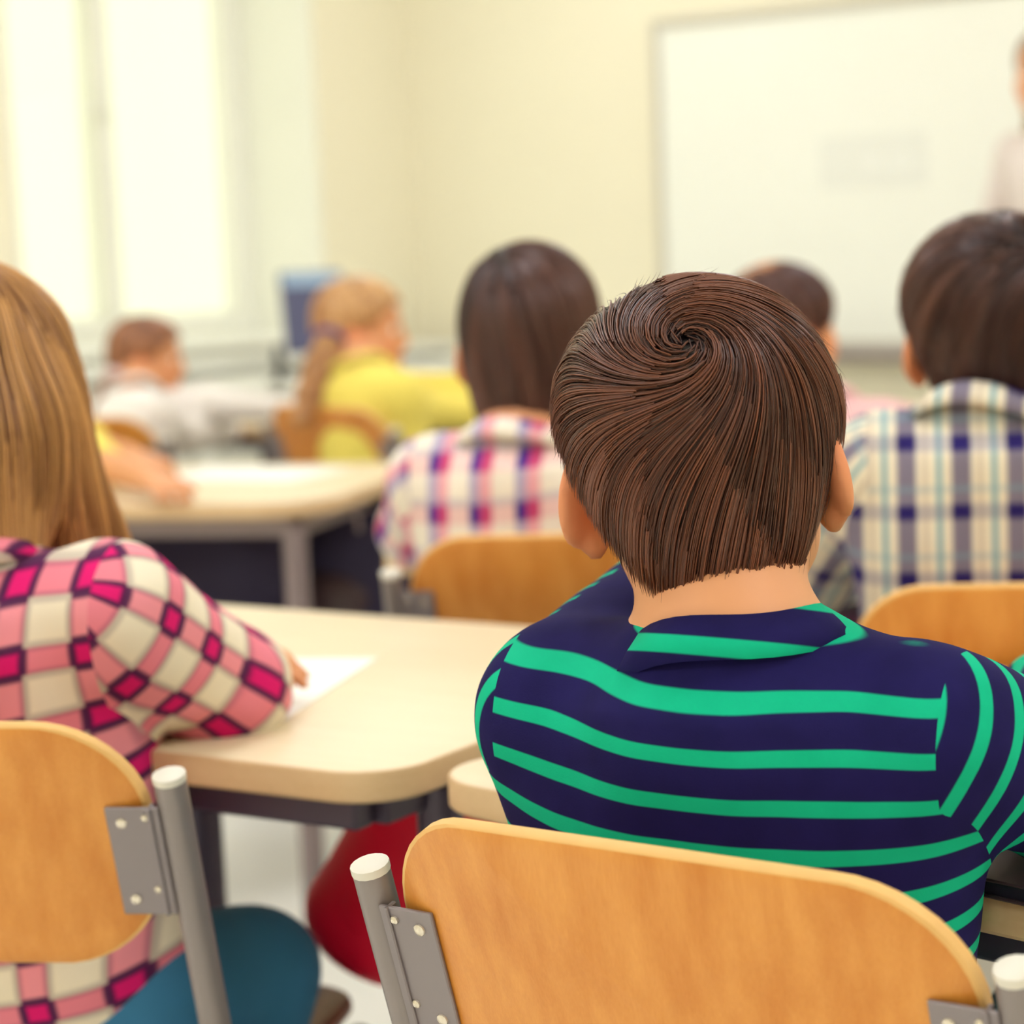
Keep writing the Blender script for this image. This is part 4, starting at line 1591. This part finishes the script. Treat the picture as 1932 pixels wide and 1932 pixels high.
pa, pb = onz(712, 1243, .73), onz(530, 1365, .73)
dv_ = (pa - pb)[:2]
an = math.degrees(math.atan2(dv_[0], dv_[1]))
rv = A([math.cos(math.radians(an)), -math.sin(math.radians(an))])
fv = A([math.sin(math.radians(an)), math.cos(math.radians(an))])
pc = pa[:2] - fv * .1485 - rv * .105
sheet('paper_sheet', 'white paper under the elbow of the pink plaid child', 'paper', pc, an, .21, .297, .7303)
q = onz(470, 895, .73)
sheet('paper_sheet', 'white paper on the table with the bare forearm', 'paper', q, 20, .297, .21, .7303)
q = onz(1880, 1648, .735)
bk = tag(empty('exercise_book', (q[0] + .04, q[1] + .03, .7302), 42), 'dark closed book on the desk under the striped sleeve', 'book')
MB().box((-.11, -.08, 0), (.11, .08, .002), .0008).box((-.11, -.08, .010), (.11, .08, .012), .0008).box((-.11, -.08, .002), (-.108, .08, .010)).build('cover', M['darkcover'], bk)
MB().box((-.106, -.077, .002), (.107, .077, .010)).build('pages', M['black'], bk)
q = onz(478, 782, .73)
pk = tag(empty('pencil_case', (q[0], q[1], .731), 50), 'pink pencil case on the desk by the window', 'pencil case')
e = Sdf().add(RC((-.045, 0, .024), (.045, 0, .024), .024, .022), .01)
mesh_obj('body', *e.mesh(.005), M['pink'], pk)
MB().box((-.05, -.002, .045), (.05, .002, .049), .001).build('zip', M['tiew'], pk)


# ------------------------------------------------------------------ bags
def bag(label, c, yaw, tilt, roll, w_, d_, h_, mat, matd, strap=True):
    root = empty('backpack', c, yaw)
    root.rotation_euler = (math.radians(tilt), math.radians(roll), -math.radians(yaw))
    tag(root, label, 'backpack', 'school backpacks')
    e = Sdf()
    for x in (-1, 1):
        for z in (0.14, 0.8):
            e.add(RC((x * w_ * .32, 0, z * h_), (x * w_ * .26, 0, min(z + .15, .9) * h_), d_ * .5, d_ * .42), .06)
    e.add(EL((0, 0, h_ * .5), (w_ * .5, d_ * .55, h_ * .52)), .05)
    V, F_ = e.mesh(.008)
    V = V + grad(e, V, .006) * (.004 * wob(V, 40, 8))[:, None]
    mesh_obj('body', V, F_, mat, root)
    p = Sdf().add(EL((0, -d_ * .42, h_ * .3), (w_ * .38, d_ * .28, h_ * .24)), .02)
    mesh_obj('front_pocket', *p.mesh(.007), matd, root)
    MB().tube(fillet([(-.03, 0, h_ * .97), (-.03, 0, h_ * 1.08), (.03, 0, h_ * 1.08), (.03, 0, h_ * .97)], .03, 5), .006, 8).build('grab_handle', M['black'], root, True)
    for s in (-1, 1):
        MB().tube(fillet([(s * w_ * .25, d_ * .4, h_ * .92), (s * w_ * .32, d_ * .75, h_ * .6), (s * w_ * .36, d_ * .5, h_ * .12)], .1, 6), .009, 8).build('shoulder_strap', M['black'], root, True)
    return root


q = dep(690, 1690, 1.98)
bag('bright red backpack hanging between the two front desks', (q[0] + .0, q[1], q[2] - .052), 10, 0, 26, .105, .08, .205, M['red'], M['red'])
q = dep(1578, 1150, 2.62)
bag('mauve backpack under the desk beside the blue plaid child', (q[0], q[1], .40), 20, 0, 0, .20, .12, .29, M['mauve'], M['navynylon'])
q = dep(395, 1050, 3.72)
bag('dark grey backpack hanging under the table with the bare forearm', (q[0], q[1], .34), 12, 0, 0, .26, .16, .34, M['navynylon'], M['darkcover'])

q = dep(672, 1110, 3.82)  # added bag: its dark cloth fills the gap where shade and legs would show
bag('dark navy backpack added in place of shade and legs beside the yellow cardigan child', (q[0], q[1], .44), 30, 0, 0, .22, .14, .24, M['navynylon'], M['darkcover'])

# ------------------------------------------------------------------ monitor and speaker by the window
q = dep(592, 580, 6.5)
mo = tag(empty('computer_monitor', (q[0], q[1], 0.0), -35), 'dark blue grey computer monitor behind the fair ponytail', 'monitor')
zc = q[2] - .02
MB().box((-.10, -.012, zc - .12), (.10, .012, zc + .13), .006, R=Rx(-8), c=(0, 0, zc)).build('shell', M['screen'], mo)
MB().box((-.095, -.0135, zc + .085), (.095, -.012, zc + .125), 0, R=Rx(-8), c=(0, 0, zc)).build('painted_reflection', M['screenreflection'], mo)  # pale band painted near the top edge, imitating the window reflected in the screen
MB().tube([(0, .03, .76), (0, .025, zc)], .016, 12).build('stand', M['black'], mo, True)
MB().box((-.07, -.06, .745), (.07, .08, .76), .004).build('stand_base', M['black'], mo)
td = tag(empty('computer_table', (q[0], q[1], 0), 36), 'white side table carrying the computer monitor', 'table')
MB().box((-.25, -.30, .72), (.25, .30, .745), .004).build('table_top', M['white'], td)
for sx in (-1, 1):
    for sy in (-1, 1):
        MB().tube([(sx * .21, sy * .26, 0), (sx * .21, sy * .26, .72)], .018, 12).build('leg', M['white'], td, True)
q = dep(526, 692, 6.2)
sp_ = tag(empty('desk_speaker', (q[0], q[1], .7455), -20), 'slim black speaker standing beside the monitor', 'speaker')
e = Sdf().add(EL((0, 0, .055), (.014, .03, .055)), .01)
e.cut(lambda p: .004 - p[..., 2], .003)
mesh_obj('body', *e.mesh(.004), M['black'], sp_)
MB().box((-.03, -.03, 0), (.03, .03, .006), .002).build('foot', M['black'], sp_)
